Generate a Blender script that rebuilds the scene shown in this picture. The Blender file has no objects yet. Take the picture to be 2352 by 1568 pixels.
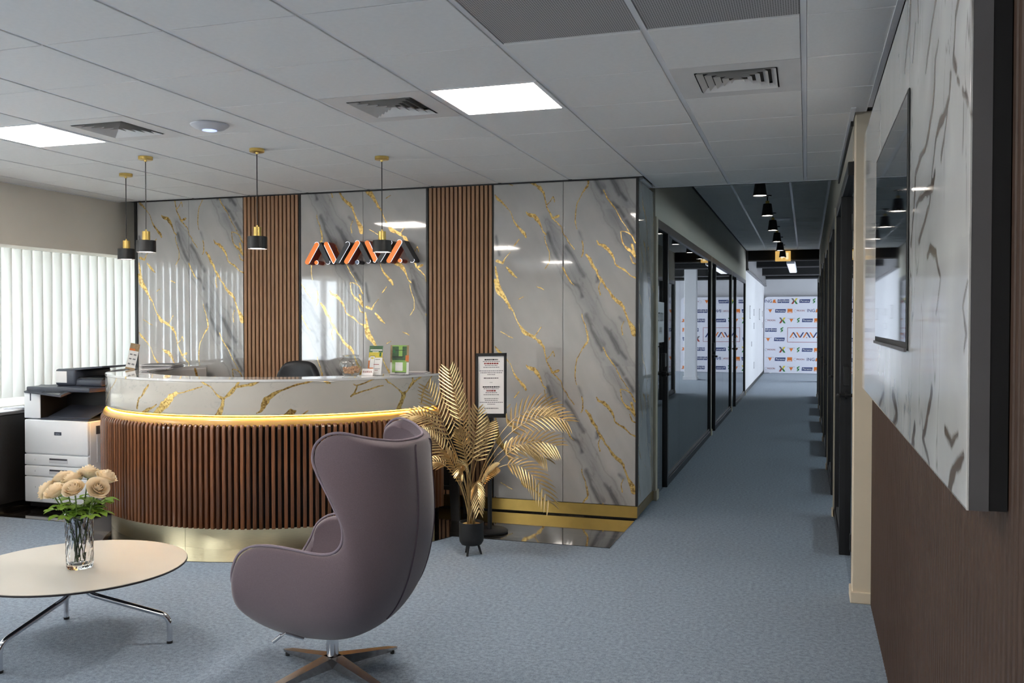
import bpy, bmesh, math, random
import numpy as np
from mathutils import Vector, Matrix

random.seed(7)
rng = np.random.RandomState(11)
sc = bpy.context.scene
COL = sc.collection

# ---------------------------------------------------------------- camera
F_PX = 2094.0
YAW = math.atan(677 / F_PX)
PITCH = math.atan(43 / F_PX)
cam_d = bpy.data.cameras.new('camera')
cam_d.sensor_width = 36.0
cam_d.lens = F_PX * 36.0 / 2352.0
cam_d.clip_start = 0.05
cam_d.clip_end = 200
cam = bpy.data.objects.new('camera', cam_d)
COL.objects.link(cam)
cam.location = (0, 0, 1.605)
cam.rotation_euler = (math.pi / 2 - PITCH, 0, YAW)
sc.camera = cam

# ---------------------------------------------------------------- world, exposure
SKY_STRENGTH = 2.1
world = bpy.data.worlds.new('overcast_sky')
sc.world = world
world.use_nodes = True
wn = world.node_tree
wn.nodes.clear()
w_out = wn.nodes.new('ShaderNodeOutputWorld')
w_bg = wn.nodes.new('ShaderNodeBackground')
w_bg.inputs['Color'].default_value = (0.87, 0.93, 1.0, 1)
w_bg.inputs['Strength'].default_value = SKY_STRENGTH
wn.links.new(w_bg.outputs[0], w_out.inputs[0])

PANEL_STRENGTH = 6.0       # recessed ceiling light panels
PENDANT_STRENGTH = 4.0
CORRIDOR_PENDANT = 4.0
LED_STRENGTH = 8.0
sc.view_settings.view_transform = 'Standard'
sc.view_settings.look = 'None'
sc.view_settings.gamma = 1.0
sc.view_settings.use_curve_mapping = False
sc.view_settings.exposure = 2.8
sc.cycles.use_denoising = True
sc.cycles.use_adaptive_sampling = True
sc.cycles.adaptive_threshold = 0.1
sc.cycles.adaptive_min_samples = 16
sc.cycles.max_bounces = 6
sc.cycles.diffuse_bounces = 4
sc.cycles.glossy_bounces = 4
sc.cycles.transmission_bounces = 6
sc.cycles.transparent_max_bounces = 16
sc.cycles.caustics_reflective = False
sc.cycles.caustics_refractive = False
sc.cycles.sample_clamp_indirect = 6.0

def portal(name, loc, rot, sx, sy):
    l = bpy.data.lights.new(name, 'AREA')
    l.shape = 'RECTANGLE'
    l.size = sx
    l.size_y = sy
    l.cycles.is_portal = True
    o = bpy.data.objects.new(name, l)
    COL.objects.link(o)
    o.location = loc
    o.rotation_euler = rot
    return o
portal('window_portal', (-6.99, 4.575, 1.62), (0, -math.pi / 2, 0), 1.4, 7.25)
portal('window_portal', (-6.99, -3.525, 1.62), (0, -math.pi / 2, 0), 1.4, 3.75)
portal('window_portal', (5.79, 25.7, 1.75), (0, math.pi / 2, 0), 2.5, 8.6)

portal('window_portal', (3.59, 13.2, 1.875), (0, math.pi / 2, 0), 0.45, 14.2)

# ---------------------------------------------------------------- small helpers
def lin(c):
    return tuple((x / 12.92 if x <= 0.04045 else ((x + 0.055) / 1.055) ** 2.4) for x in c)
def rgb(r, g, b):
    return lin((r / 255.0, g / 255.0, b / 255.0)) + (1.0,)

def new_mat(name):
    m = bpy.data.materials.new(name)
    m.use_nodes = True
    nt = m.node_tree
    b = nt.nodes['Principled BSDF']
    return m, nt, b

def mat(name, col, rough=0.5, metal=0.0, var=0.0, vscale=8.0, stretch=(1, 1, 1), bump=0.0, bscale=200.0,
        spec=0.5, emit=None, estr=0.0, coat=0.0, rand=0.0, trans=0.0, ior=1.45, sheen=0.0, bstretch=None, detail=3.0):
    m, nt, b = new_mat(name)
    b.inputs['Base Color'].default_value = col
    b.inputs['Roughness'].default_value = rough
    b.inputs['Metallic'].default_value = metal
    b.inputs['Specular IOR Level'].default_value = spec
    b.inputs['IOR'].default_value = ior
    b.inputs['Coat Weight'].default_value = coat
    b.inputs['Transmission Weight'].default_value = trans
    b.inputs['Sheen Weight'].default_value = sheen
    if emit is not None:
        b.inputs['Emission Color'].default_value = emit
        b.inputs['Emission Strength'].default_value = estr
    tc = None
    def coords(st):
        nonlocal tc
        if tc is None:
            tc = nt.nodes.new('ShaderNodeTexCoord')
        mp = nt.nodes.new('ShaderNodeMapping')
        mp.inputs['Scale'].default_value = st
        nt.links.new(tc.outputs['Object'], mp.inputs['Vector'])
        return mp.outputs[0]
    last = None
    if var > 0:
        n = nt.nodes.new('ShaderNodeTexNoise')
        n.inputs['Scale'].default_value = vscale
        n.inputs['Detail'].default_value = detail
        nt.links.new(coords(stretch), n.inputs['Vector'])
        r = nt.nodes.new('ShaderNodeMapRange')
        r.inputs['From Min'].default_value = 0.25
        r.inputs['From Max'].default_value = 0.75
        r.inputs['To Min'].default_value = 1.0 - var
        r.inputs['To Max'].default_value = 1.0 + var
        nt.links.new(n.outputs['Fac'], r.inputs['Value'])
        last = r.outputs[0]
    if rand > 0:
        oi = nt.nodes.new('ShaderNodeObjectInfo')
        r2 = nt.nodes.new('ShaderNodeMapRange')
        r2.inputs['To Min'].default_value = 1.0 - rand
        r2.inputs['To Max'].default_value = 1.0 + rand
        nt.links.new(oi.outputs['Random'], r2.inputs['Value'])
        if last is None:
            last = r2.outputs[0]
        else:
            mm = nt.nodes.new('ShaderNodeMath')
            mm.operation = 'MULTIPLY'
            nt.links.new(last, mm.inputs[0])
            nt.links.new(r2.outputs[0], mm.inputs[1])
            last = mm.outputs[0]
    if last is not None:
        vm = nt.nodes.new('ShaderNodeVectorMath')
        vm.operation = 'SCALE'
        vm.inputs[0].default_value = col[:3]
        nt.links.new(last, vm.inputs['Scale'])
        nt.links.new(vm.outputs[0], b.inputs['Base Color'])
    if bump > 0:
        n = nt.nodes.new('ShaderNodeTexNoise')
        n.inputs['Scale'].default_value = bscale
        n.inputs['Detail'].default_value = 2.0
        nt.links.new(coords(bstretch or (1, 1, 1)), n.inputs['Vector'])
        bp = nt.nodes.new('ShaderNodeBump')
        bp.inputs['Strength'].default_value = bump
        bp.inputs['Distance'].default_value = 0.002
        nt.links.new(n.outputs['Fac'], bp.inputs['Height'])
        nt.links.new(bp.outputs[0], b.inputs['Normal'])
    return m

def thin_glass(name, tint=(1, 1, 1, 1), rough=0.0, boost=1.0):
    m, nt, b = new_mat(name)
    nt.nodes.remove(b)
    out = nt.nodes['Material Output']
    t = nt.nodes.new('ShaderNodeBsdfTransparent')
    t.inputs['Color'].default_value = tint
    g = nt.nodes.new('ShaderNodeBsdfGlossy')
    g.inputs['Roughness'].default_value = rough
    ge = nt.nodes.new('ShaderNodeNewGeometry')
    def math_(op, x, y=None, clamp=False):
        n = nt.nodes.new('ShaderNodeMath')
        n.operation = op
        n.use_clamp = clamp
        for k, v in enumerate((x, y)):
            if v is None:
                continue
            if isinstance(v, (int, float)):
                n.inputs[k].default_value = v
            else:
                nt.links.new(v, n.inputs[k])
        return n.outputs[0]
    dt = nt.nodes.new('ShaderNodeVectorMath')
    dt.operation = 'DOT_PRODUCT'
    nt.links.new(ge.outputs['Incoming'], dt.inputs[0])
    nt.links.new(ge.outputs['Normal'], dt.inputs[1])
    c1 = math_('SUBTRACT', 1.0, math_('ABSOLUTE', dt.outputs['Value']))
    p5 = math_('POWER', c1, 5.0)
    fres = math_('ADD', math_('MULTIPLY', p5, 0.96), 0.04)
    mu_out = math_('MULTIPLY', fres, boost, True)
    mx = nt.nodes.new('ShaderNodeMixShader')
    nt.links.new(mu_out, mx.inputs[0])
    nt.links.new(t.outputs[0], mx.inputs[1])
    nt.links.new(g.outputs[0], mx.inputs[2])
    nt.links.new(mx.outputs[0], out.inputs['Surface'])
    return m

def emitter(name, col, strength):
    m, nt, b = new_mat(name)
    b.inputs['Base Color'].default_value = (0.9, 0.9, 0.9, 1)
    b.inputs['Emission Color'].default_value = col
    b.inputs['Emission Strength'].default_value = strength
    return m

class MB:
    """collects shapes of ONE piece, in world metres"""
    def __init__(self):
        self.v = []
        self.f = []
        self.mi = []
    def add(self, vs, fs, mi=0):
        o = len(self.v)
        self.v.extend([tuple(p) for p in vs])
        for f in fs:
            self.f.append(tuple(i + o for i in f))
            self.mi.append(mi)
        return self
    def box(self, x0, x1, y0, y1, z0, z1, mi=0):
        vs = [(x, y, z) for z in (z0, z1) for y in (y0, y1) for x in (x0, x1)]
        return self.add(vs, [(0, 2, 3, 1), (4, 5, 7, 6), (0, 1, 5, 4), (2, 6, 7, 3), (0, 4, 6, 2), (1, 3, 7, 5)], mi)
    def rbox(self, x0, x1, y0, y1, z0, z1, r=0.005, seg=2, mi=0):
        bm = bmesh.new()
        bmesh.ops.create_cube(bm, size=1.0)
        for v in bm.verts:
            v.co = Vector(((x0 + x1) / 2 + v.co.x * (x1 - x0), (y0 + y1) / 2 + v.co.y * (y1 - y0), (z0 + z1) / 2 + v.co.z * (z1 - z0)))
        r = min(r, 0.49 * min(x1 - x0, y1 - y0, z1 - z0))
        bmesh.ops.bevel(bm, geom=list(bm.edges), offset=r, segments=seg, affect='EDGES', profile=0.5)
        bm.verts.index_update()
        self.add([v.co[:] for v in bm.verts], [[v.index for v in f.verts] for f in bm.faces], mi)
        bm.free()
        return self
    def quad(self, a, b, c, d, mi=0):
        return self.add([a, b, c, d], [(0, 1, 2, 3)], mi)
    def tube(self, path, r, n=10, cap=True, mi=0):
        path = [Vector(p) for p in path]
        m = len(path)
        rs = r if isinstance(r, (list, tuple)) else [r] * m
        vs = []
        up = Vector((0, 0, 1))
        prev = None
        for i, p in enumerate(path):
            t = (path[min(i + 1, m - 1)] - path[max(i - 1, 0)])
            t = t.normalized() if t.length > 1e-9 else Vector((0, 0, 1))
            if prev is None:
                a = up if abs(t.dot(up)) < 0.95 else Vector((1, 0, 0))
                x = t.cross(a).normalized()
            else:
                x = (prev - t * prev.dot(t))
                x = x.normalized() if x.length > 1e-6 else t.orthogonal().normalized()
            prev = x
            y = t.cross(x)
            for k in range(n):
                an = 2 * math.pi * k / n
                vs.append(p + (x * math.cos(an) + y * math.sin(an)) * rs[i])
        fs = []
        for i in range(m - 1):
            for k in range(n):
                fs.append((i * n + k, i * n + (k + 1) % n, (i + 1) * n + (k + 1) % n, (i + 1) * n + k))
        if cap:
            fs.append(tuple(range(n - 1, -1, -1)))
            fs.append(tuple((m - 1) * n + k for k in range(n)))
        return self.add(vs, fs, mi)
    def lathe(self, prof, cx, cy, n=32, mi=0, wob=None):
        """prof: (radius, z) pairs"""
        vs = []
        m = len(prof)
        for r, z in prof:
            for k in range(n):
                an = 2 * math.pi * k / n
                rr = r * (wob(an, z) if wob else 1.0)
                vs.append((cx + rr * math.cos(an), cy + rr * math.sin(an), z))
        fs = []
        for i in range(m - 1):
            for k in range(n):
                fs.append((i * n + k, i * n + (k + 1) % n, (i + 1) * n + (k + 1) % n, (i + 1) * n + k))
        if prof[0][0] > 1e-5:
            fs.append(tuple(range(n - 1, -1, -1)))
        if prof[-1][0] > 1e-5:
            fs.append(tuple((m - 1) * n + k for k in range(n)))
        return self.add(vs, fs, mi)
    def arc(self, cx, cy, r0, r1, z0, z1, a0, a1, n=48, mi=0):
        """a solid curved block, angles in degrees"""
        vs = []
        for i in range(n + 1):
            a = math.radians(a0 + (a1 - a0) * i / n)
            c, s = math.cos(a), math.sin(a)
            for r, z in ((r0, z0), (r1, z0), (r1, z1), (r0, z1)):
                vs.append((cx + r * c, cy + r * s, z))
        fs = [(0, 1, 2, 3), (n * 4 + 3, n * 4 + 2, n * 4 + 1, n * 4)]
        for i in range(n):
            o = i * 4
            for k in range(4):
                fs.append((o + k, o + 4 + k, o + 4 + (k + 1) % 4, o + (k + 1) % 4))
        return self.add(vs, fs, mi)
    def extrude(self, poly, fn, d0, d1, mi=0):
        """poly: 2-D outline; fn(a, b, depth) -> point"""
        n = len(poly)
        vs = [fn(a, b, d0) for a, b in poly] + [fn(a, b, d1) for a, b in poly]
        fs = [tuple(range(n)), tuple(range(2 * n - 1, n - 1, -1))]
        for i in range(n):
            fs.append((i, i + n, (i + 1) % n + n, (i + 1) % n))
        return self.add(vs, fs, mi)
    def mesh(self, name, mats, smooth=False, fix=True):
        me = bpy.data.meshes.new(name)
        me.from_pydata(self.v, [], self.f)
        if not isinstance(mats, (list, tuple)):
            mats = [mats]
        for m in mats:
            me.materials.append(m)
        if len(mats) > 1:
            me.polygons.foreach_set('material_index', self.mi)
        if fix:
            bm = bmesh.new()
            bm.from_mesh(me)
            bmesh.ops.recalc_face_normals(bm, faces=list(bm.faces))
            bm.to_mesh(me)
            bm.free()
        if smooth:
            me.polygons.foreach_set('use_smooth', [True] * len(me.polygons))
            try:
                me.set_sharp_from_angle(angle=math.radians(38))
            except Exception:
                pass
        return me
    def build(self, name, mats, parent=None, smooth=False, fix=True):
        return link(self.mesh(name, mats, smooth, fix), name, parent)

def wloc(o):
    v = Vector((0, 0, 0))
    while o is not None:
        v = v + o.location
        o = o.parent
    return v

def link(me, name, parent=None, local=False):
    o = bpy.data.objects.new(name, me)
    COL.objects.link(o)
    if parent is not None:
        o.parent = parent
        if not local:
            o.location = -wloc(parent)
    return o

def copy_tree(o, parent=None):
    c = o.copy()
    COL.objects.link(c)
    c.parent = parent
    for ch in list(o.children):
        copy_tree(ch, c)
    return c

def tag(o, label, cat, group=None, kind=None):
    o['label'] = label
    o['category'] = cat
    if group:
        o['group'] = group
    if kind:
        o['kind'] = kind
    return o

def thing(name, loc, label, cat, group=None, rz=0.0, kind=None):
    o = bpy.data.objects.new(name, None)
    COL.objects.link(o)
    o.empty_display_size = 0.1
    o.location = loc
    o.rotation_euler = (0, 0, rz)
    return tag(o, label, cat, group, kind)

def text_mesh(txt, size, mat_, name='text', depth=0.0, align='CENTER', xs=1.0):
    cu = bpy.data.curves.new(name, 'FONT')
    cu.body = txt
    cu.size = size
    cu.align_x = align
    cu.align_y = 'CENTER'
    cu.extrude = depth
    cu.resolution_u = 3
    ob = bpy.data.objects.new(name, cu)
    COL.objects.link(ob)
    dg = bpy.context.evaluated_depsgraph_get()
    me = bpy.data.meshes.new_from_object(ob.evaluated_get(dg))
    bpy.data.objects.remove(ob)
    bpy.data.curves.remove(cu)
    me.name = name
    if xs != 1.0:
        for v in me.vertices:
            v.co.x *= xs
    me.materials.clear()
    me.materials.append(mat_)
    return me

# ---- drawn vein paths (metres or panel fractions)
DESK_VEINS = [[(241.51,1.201,0.0057),(239.37,1.155,0.0067),(234.78,1.1,0.0059),(231.06,1.035,0.0049),(222.02,0.937,0.0051)],[(258.34,1.157,0.0147),(256.12,1.099,0.0222),(254.96,1.07,0.0093),(253.76,1.05,0.0186),(253.12,0.984,0.0186)],[(268.7,1.11,0.0181),(266.95,1.072,0.0453),(264.68,1.025,0.0564),(262.31,0.981,0.0548),(260.31,0.947,0.022)],[(261.35,1.022,0.0055),(258.79,0.991,0.0147),(256.05,0.951,0.0314)],[(269.12,1.106,0.0027),(272.43,1.121,0.0027),(276.74,1.154,0.0027)],[(275.99,1.205,0.0179),(277.51,1.173,0.0108),(279.37,1.151,0.0072),(280.46,1.115,0.0072),(281.55,1.088,0.0143),(282.99,1.071,0.0215),(282.62,1.035,0.0268),(282.07,0.999,0.0304),(281.15,0.954,0.0394)],[(282.99,1.071,0.0125),(284.42,1.098,0.0232),(285.49,1.129,0.0322),(286.37,1.156,0.0268),(287.6,1.205,0.0089)],[(286.55,1.156,0.0179),(288.63,1.161,0.0179),(290.7,1.17,0.0214),(292.07,1.192,0.0125),(293.77,1.207,0.0054)],[(309.82,1.205,0.0073),(306.34,1.192,0.0126),(303.6,1.175,0.0126),(301.21,1.154,0.0126),(298.84,1.132,0.0126),(296.8,1.11,0.0215),(294.76,1.07,0.0358),(293.91,1.026,0.0358),(293.05,0.99,0.0179),(291.85,0.974,0.0054)],[(302.2,0.982,0.009),(300.84,0.969,0.0449),(299.48,0.947,0.0269)],[(309.82,1.203,0.0091),(311.94,1.175,0.0091)],[(305.62,0.98,0.0027),(303.56,0.945,0.0027)],[(309.09,1.206,0.0073),(311.19,1.17,0.0036)],[(318.48,1.164,0.0046),(319.62,1.145,0.0074),(318.85,1.099,0.0129),(317.72,1.073,0.0092)],[(319.62,1.154,0.0046),(322.34,1.17,0.0046),(325.57,1.199,0.0037)],[(318.47,1.086,0.0028),(322.33,1.114,0.0028),(327.65,1.146,0.0028)],[(328.08,1.202,0.0075),(329.38,1.172,0.0132),(331.6,1.141,0.0076),(333.21,1.101,0.0095),(334.63,1.065,0.023),(336.6,1.091,0.0096),(337.62,1.119,0.0232),(338.93,1.151,0.0155),(338.67,1.19,0.0097)],[(339.46,1.16,0.0136),(342.23,1.195,0.0137)],[(335.12,1.065,0.0345),(334.63,1.022,0.0345),(333.67,0.976,0.0421),(332.5,0.944,0.0191)],[(348.46,1.208,0.012),(345.2,1.132,0.0138),(343.38,1.086,0.0197),(342.79,1.038,0.0196),(342.2,0.98,0.0098)]]
PANEL_VEINS = [[(2.023,2.25,0.0199),(2.061,2.228,0.0173),(2.075,2.179,0.0175),(2.085,2.159,0.0212),(2.037,2.124,0.0202)],[(2.025,2.102,0.0167),(2.002,2.085,0.013)],[(1.958,2.058,0.0155),(1.926,2.041,0.015),(1.905,2.015,0.0118)],[(2.367,2.365,0.0139),(2.443,2.327,0.0148),(2.474,2.299,0.0202),(2.523,2.265,0.0211),(2.556,2.238,0.0109)],[(2.321,2.247,0.0089),(2.364,2.222,0.023),(2.376,2.174,0.0186),(2.404,2.129,0.0191),(2.451,2.102,0.0199),(2.5,2.074,0.0207),(2.551,2.051,0.0163),(2.644,2.039,0.0175),(2.764,2.021,0.0192)],[(2.126,2.134,0.0184),(2.141,2.087,0.015),(2.191,2.066,0.0311),(2.293,2.054,0.0258),(2.358,2.026,0.0184),(2.402,1.982,0.0144),(2.417,1.964,0.0145)],[(2.165,2.06,0.0116),(2.213,1.999,0.0121),(2.252,1.973,0.0208)],[(2.931,2.554,0.0286),(2.949,2.483,0.0361),(3.032,2.442,0.0231),(3.092,2.392,0.0161)],[(2.749,2.493,0.0127),(2.724,2.431,0.0186)],[(2.808,2.433,0.0132),(2.857,2.362,0.0205)],[(2.361,1.955,0.0139),(2.398,1.935,0.0284),(2.542,1.928,0.0162),(2.736,1.93,0.0126)],[(2.764,2.021,0.0255),(2.79,1.936,0.0196),(2.871,1.833,0.0208)],[(2.415,1.948,0.0193),(2.453,1.895,0.015),(2.676,1.817,0.012)],[(2.486,1.769,0.0155),(2.42,1.783,0.0242),(2.325,1.768,0.0179),(2.248,1.704,0.0125),(2.315,1.626,0.0089)],[(1.885,1.687,0.0087),(1.942,1.639,0.0093),(1.888,1.589,0.0145),(1.911,1.556,0.009)],[(1.909,1.353,0.0178),(2.002,1.319,0.0324),(2.058,1.283,0.0474),(2.086,1.256,0.0421)],[(2.157,1.376,0.0192),(2.063,1.364,0.0175),(1.979,1.391,0.0128)],[(3.418,1.364,0.0298),(3.252,1.304,0.0444),(3.374,1.248,0.0385)],[(2.74,1.317,0.0375),(2.791,1.274,0.0262),(2.736,1.275,0.0189)],[(2.379,1.44,0.0371),(2.456,1.369,0.0299),(2.541,1.316,0.0216),(2.406,1.263,0.0097)],[(3.792,1.337,0.0247),(4.007,1.268,0.0276)]]
GOLD = [[(0.008,0.351,0.0109),(0.019,0.402,0.0202),(0.043,0.457,0.0078)],[(0.012,0.446,0.0388),(0.039,0.504,0.0543),(0.07,0.547,0.0388),(0.093,0.583,0.0264),(0.12,0.62,0.0202),(0.147,0.649,0.0109),(0.159,0.692,0.0093),(0.186,0.736,0.0093),(0.209,0.764,0.0264),(0.236,0.786,0.0279),(0.264,0.797,0.0186),(0.295,0.812,0.0233),(0.318,0.83,0.0109),(0.337,0.844,0.031),(0.364,0.877,0.0186),(0.372,0.924,0.0109),(0.384,0.967,0.0093),(0.407,1.011,0.0093),(0.43,1.043,0.0186),(0.465,1.033,0.0233)],[(0.43,1.043,0.0078),(0.488,1.105,0.0062),(0.504,1.156,0.0054),(0.535,1.199,0.0054),(0.581,1.25,0.0039)],[(0.295,0.812,0.0078),(0.318,0.786,0.0062),(0.349,0.75,0.0047)],[(0.384,0.967,0.0047),(0.434,0.902,0.0047),(0.442,0.938,0.0039)],[(0.236,0.0,0.0078),(0.252,0.018,0.0202),(0.295,0.029,0.0264),(0.318,0.054,0.0264),(0.341,0.091,0.0124),(0.357,0.127,0.0078),(0.38,0.149,0.0109)],[(0.368,0.156,0.0062),(0.384,0.207,0.0062),(0.403,0.257,0.0062),(0.409,0.322,0.0078),(0.372,0.373,0.0047)],[(0.008,-0.12,0.0062),(0.043,-0.087,0.0186),(0.078,-0.054,0.0093),(0.116,-0.011,0.0047),(0.147,0.047,0.0062),(0.182,0.098,0.0186),(0.209,0.134,0.0264),(0.233,0.167,0.0202)],[(0.674,-0.221,0.0062),(0.678,-0.163,0.0078),(0.636,-0.112,0.0039),(0.601,-0.047,0.0062),(0.591,0.011,0.0093),(0.585,0.069,0.0093),(0.593,0.123,0.0062)],[(0.628,0.199,0.0062),(0.64,0.257,0.0093),(0.628,0.301,0.0039)],[(0.659,0.283,0.0155),(0.682,0.315,0.0202),(0.705,0.359,0.0233),(0.729,0.388,0.0202),(0.736,0.417,0.0093),(0.76,0.453,0.0217),(0.783,0.482,0.0109),(0.822,0.529,0.0171),(0.853,0.569,0.0186),(0.891,0.598,0.0264),(0.911,0.627,0.0202),(0.922,0.652,0.0093),(0.946,0.699,0.0155),(0.977,0.75,0.031),(0.992,0.801,0.0388)],[(0.756,0.46,0.0062),(0.748,0.504,0.0047),(0.758,0.547,0.0093)],[(0.922,0.714,0.0062),(0.903,0.75,0.0047),(0.915,0.801,0.0093)],[(0.729,0.199,0.0109),(0.744,0.221,0.0171),(0.783,0.232,0.0264),(0.814,0.257,0.0264),(0.841,0.293,0.014),(0.86,0.344,0.0078),(0.884,0.366,0.0124),(0.922,0.388,0.0155),(0.961,0.424,0.0078),(1.0,0.438,0.0109)],[(0.775,-0.12,0.0078),(0.806,-0.069,0.0078),(0.837,-0.025,0.0109),(0.868,0.011,0.0039),(0.899,0.076,0.0031),(0.946,0.149,0.0031)],[(0.895,0.145,0.0047),(0.938,0.156,0.0062),(0.969,0.174,0.0078),(0.992,0.217,0.0109)],[(0.891,0.149,0.0039),(0.915,0.221,0.0093),(0.946,0.257,0.0186),(0.977,0.279,0.0264),(1.0,0.315,0.0109)],[(0.969,0.228,0.0155),(0.981,0.272,0.0233)],[(0.957,0.301,0.0047),(0.973,0.341,0.0093),(1.0,0.355,0.0109)],[(0.496,0.366,0.0109),(0.527,0.417,0.0093),(0.558,0.467,0.0093),(0.574,0.482,0.0031)],[(0.019,0.312,0.0186),(0.062,0.333,0.0186),(0.085,0.293,0.0062),(0.124,0.264,0.0047)],[(0.093,0.359,0.0155),(0.12,0.38,0.0233),(0.143,0.402,0.0186),(0.171,0.429,0.0047)],[(0.151,0.221,0.0093),(0.186,0.178,0.0078)],[(0.628,0.67,0.0047),(0.651,0.728,0.0062),(0.667,0.793,0.0078),(0.674,0.855,0.0078),(0.643,0.886,0.0047)],[(0.314,0.482,0.0062),(0.364,0.511,0.0078)],[(0.178,0.572,0.0023),(0.217,0.551,0.0023)],[(0.054,0.786,0.0031),(0.147,0.826,0.0031)]]
DARK = [[(0.713,-0.221,0.0155),(0.775,-0.134,0.0124)],[(0.837,-0.04,0.0109),(0.876,-0.004,0.0202),(0.911,0.051,0.014)],[(0.93,0.076,0.0062),(0.977,0.156,0.0047)],[(0.822,-0.221,0.0109),(0.891,-0.112,0.0109),(0.938,-0.054,0.0062)],[(0.395,0.141,0.0062),(0.434,0.243,0.014),(0.488,0.344,0.0078)],[(0.519,0.228,0.0109),(0.566,0.286,0.0124),(0.605,0.351,0.0124),(0.643,0.424,0.0062)],[(0.562,0.467,0.0078),(0.612,0.496,0.0202),(0.636,0.554,0.0124)],[(0.659,0.678,0.0062),(0.721,0.808,0.0124),(0.767,0.895,0.0078)],[(0.791,0.754,0.0093),(0.837,0.822,0.014),(0.884,0.909,0.0078)],[(0.609,0.141,0.0078),(0.628,0.192,0.0124)],[(0.736,0.424,0.014),(0.736,0.46,0.0078)],[(0.891,0.692,0.0078),(0.919,0.714,0.0171)],[(0.016,0.156,0.0078),(0.039,0.272,0.0047)]]
BAND = [(0.395,0.069,0.0465),(0.442,0.156,0.1008),(0.481,0.257,0.1318),(0.55,0.366,0.1473),(0.612,0.475,0.1473),(0.682,0.605,0.1473),(0.736,0.728,0.1628),(0.791,0.822,0.2016),(0.837,0.909,0.2248),(0.891,1.018,0.2171),(0.961,1.141,0.186),(1.031,1.257,0.155)]

# ---------------------------------------------------------------- materials
M = {}
def carpet_mat():
    m, nt, b = new_mat('carpet')
    tc = nt.nodes.new('ShaderNodeTexCoord')
    n1 = nt.nodes.new('ShaderNodeTexNoise')
    n1.inputs['Scale'].default_value = 150
    n1.inputs['Detail'].default_value = 3
    n2 = nt.nodes.new('ShaderNodeTexNoise')
    n2.inputs['Scale'].default_value = 45
    n2.inputs['Detail'].default_value = 4
    nt.links.new(tc.outputs['Object'], n1.inputs['Vector'])
    nt.links.new(tc.outputs['Object'], n2.inputs['Vector'])
    ad = nt.nodes.new('ShaderNodeMath')
    ad.operation = 'ADD'
    nt.links.new(n1.outputs['Fac'], ad.inputs[0])
    nt.links.new(n2.outputs['Fac'], ad.inputs[1])
    cr = nt.nodes.new('ShaderNodeValToRGB')
    cr.color_ramp.elements[0].position = 0.38
    cr.color_ramp.elements[0].color = (0.145, 0.185, 0.24, 1)
    cr.color_ramp.elements[1].position = 0.62
    cr.color_ramp.elements[1].color = (0.285, 0.355, 0.45, 1)
    hf = nt.nodes.new('ShaderNodeMath')
    hf.operation = 'MULTIPLY'
    hf.inputs[1].default_value = 0.5
    nt.links.new(ad.outputs[0], hf.inputs[0])
    nt.links.new(hf.outputs[0], cr.inputs[0])
    nt.links.new(cr.outputs[0], b.inputs['Base Color'])
    b.inputs['Roughness'].default_value = 0.95
    b.inputs['Specular IOR Level'].default_value = 0.1
    b.inputs['Sheen Weight'].default_value = 0.15
    bp = nt.nodes.new('ShaderNodeBump')
    bp.inputs['Strength'].default_value = 0.6
    bp.inputs['Distance'].default_value = 0.004
    nt.links.new(n1.outputs['Fac'], bp.inputs['Height'])
    nt.links.new(bp.outputs[0], b.inputs['Normal'])
    return m
M['carpet'] = carpet_mat()

def print_marble(name, rough=0.05, coat=0.6, spec=0.5):
    """white marble whose printed veins and gold foil come from the 'print' colour attribute (alpha = gold)"""
    m, nt, b = new_mat(name)
    at = nt.nodes.new('ShaderNodeAttribute')
    at.attribute_name = 'print'
    tc = nt.nodes.new('ShaderNodeTexCoord')
    no = nt.nodes.new('ShaderNodeTexNoise')
    no.inputs['Scale'].default_value = 60
    no.inputs['Detail'].default_value = 3
    nt.links.new(tc.outputs['Object'], no.inputs['Vector'])
    ramp = nt.nodes.new('ShaderNodeMapRange')
    ramp.inputs['From Min'].default_value = 0.38
    ramp.inputs['From Max'].default_value = 0.52
    nt.links.new(at.outputs['Alpha'], ramp.inputs['Value'])
    gold = nt.nodes.new('ShaderNodeValToRGB')
    gold.color_ramp.elements[0].position = 0.36
    gold.color_ramp.elements[0].color = (0.30, 0.17, 0.045, 1)
    gold.color_ramp.elements[1].position = 0.58
    gold.color_ramp.elements[1].color = (0.72, 0.50, 0.17, 1)
    nt.links.new(no.outputs['Fac'], gold.inputs[0])
    mx = nt.nodes.new('ShaderNodeMix')
    mx.data_type = 'RGBA'
    nt.links.new(ramp.outputs[0], mx.inputs[0])
    nt.links.new(at.outputs['Color'], mx.inputs[6])
    nt.links.new(gold.outputs[0], mx.inputs[7])
    nt.links.new(mx.outputs[2], b.inputs['Base Color'])
    mr = nt.nodes.new('ShaderNodeMapRange')
    mr.inputs['To Min'].default_value = rough
    mr.inputs['To Max'].default_value = 0.3
    nt.links.new(ramp.outputs[0], mr.inputs['Value'])
    nt.links.new(mr.outputs[0], b.inputs['Roughness'])
    mt = nt.nodes.new('ShaderNodeMath')
    mt.operation = 'MULTIPLY'
    mt.inputs[1].default_value = 0.75
    nt.links.new(ramp.outputs[0], mt.inputs[0])
    nt.links.new(mt.outputs[0], b.inputs['Metallic'])
    b.inputs['Coat Weight'].default_value = coat
    b.inputs['Specular IOR Level'].default_value = spec
    b.inputs['Coat Roughness'].default_value = 0.02
    return m
M['marble'] = print_marble('white_gold_marble')
M['marble_satin'] = print_marble('white_brown_marble', 0.07, 0.0, 0.28)

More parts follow.
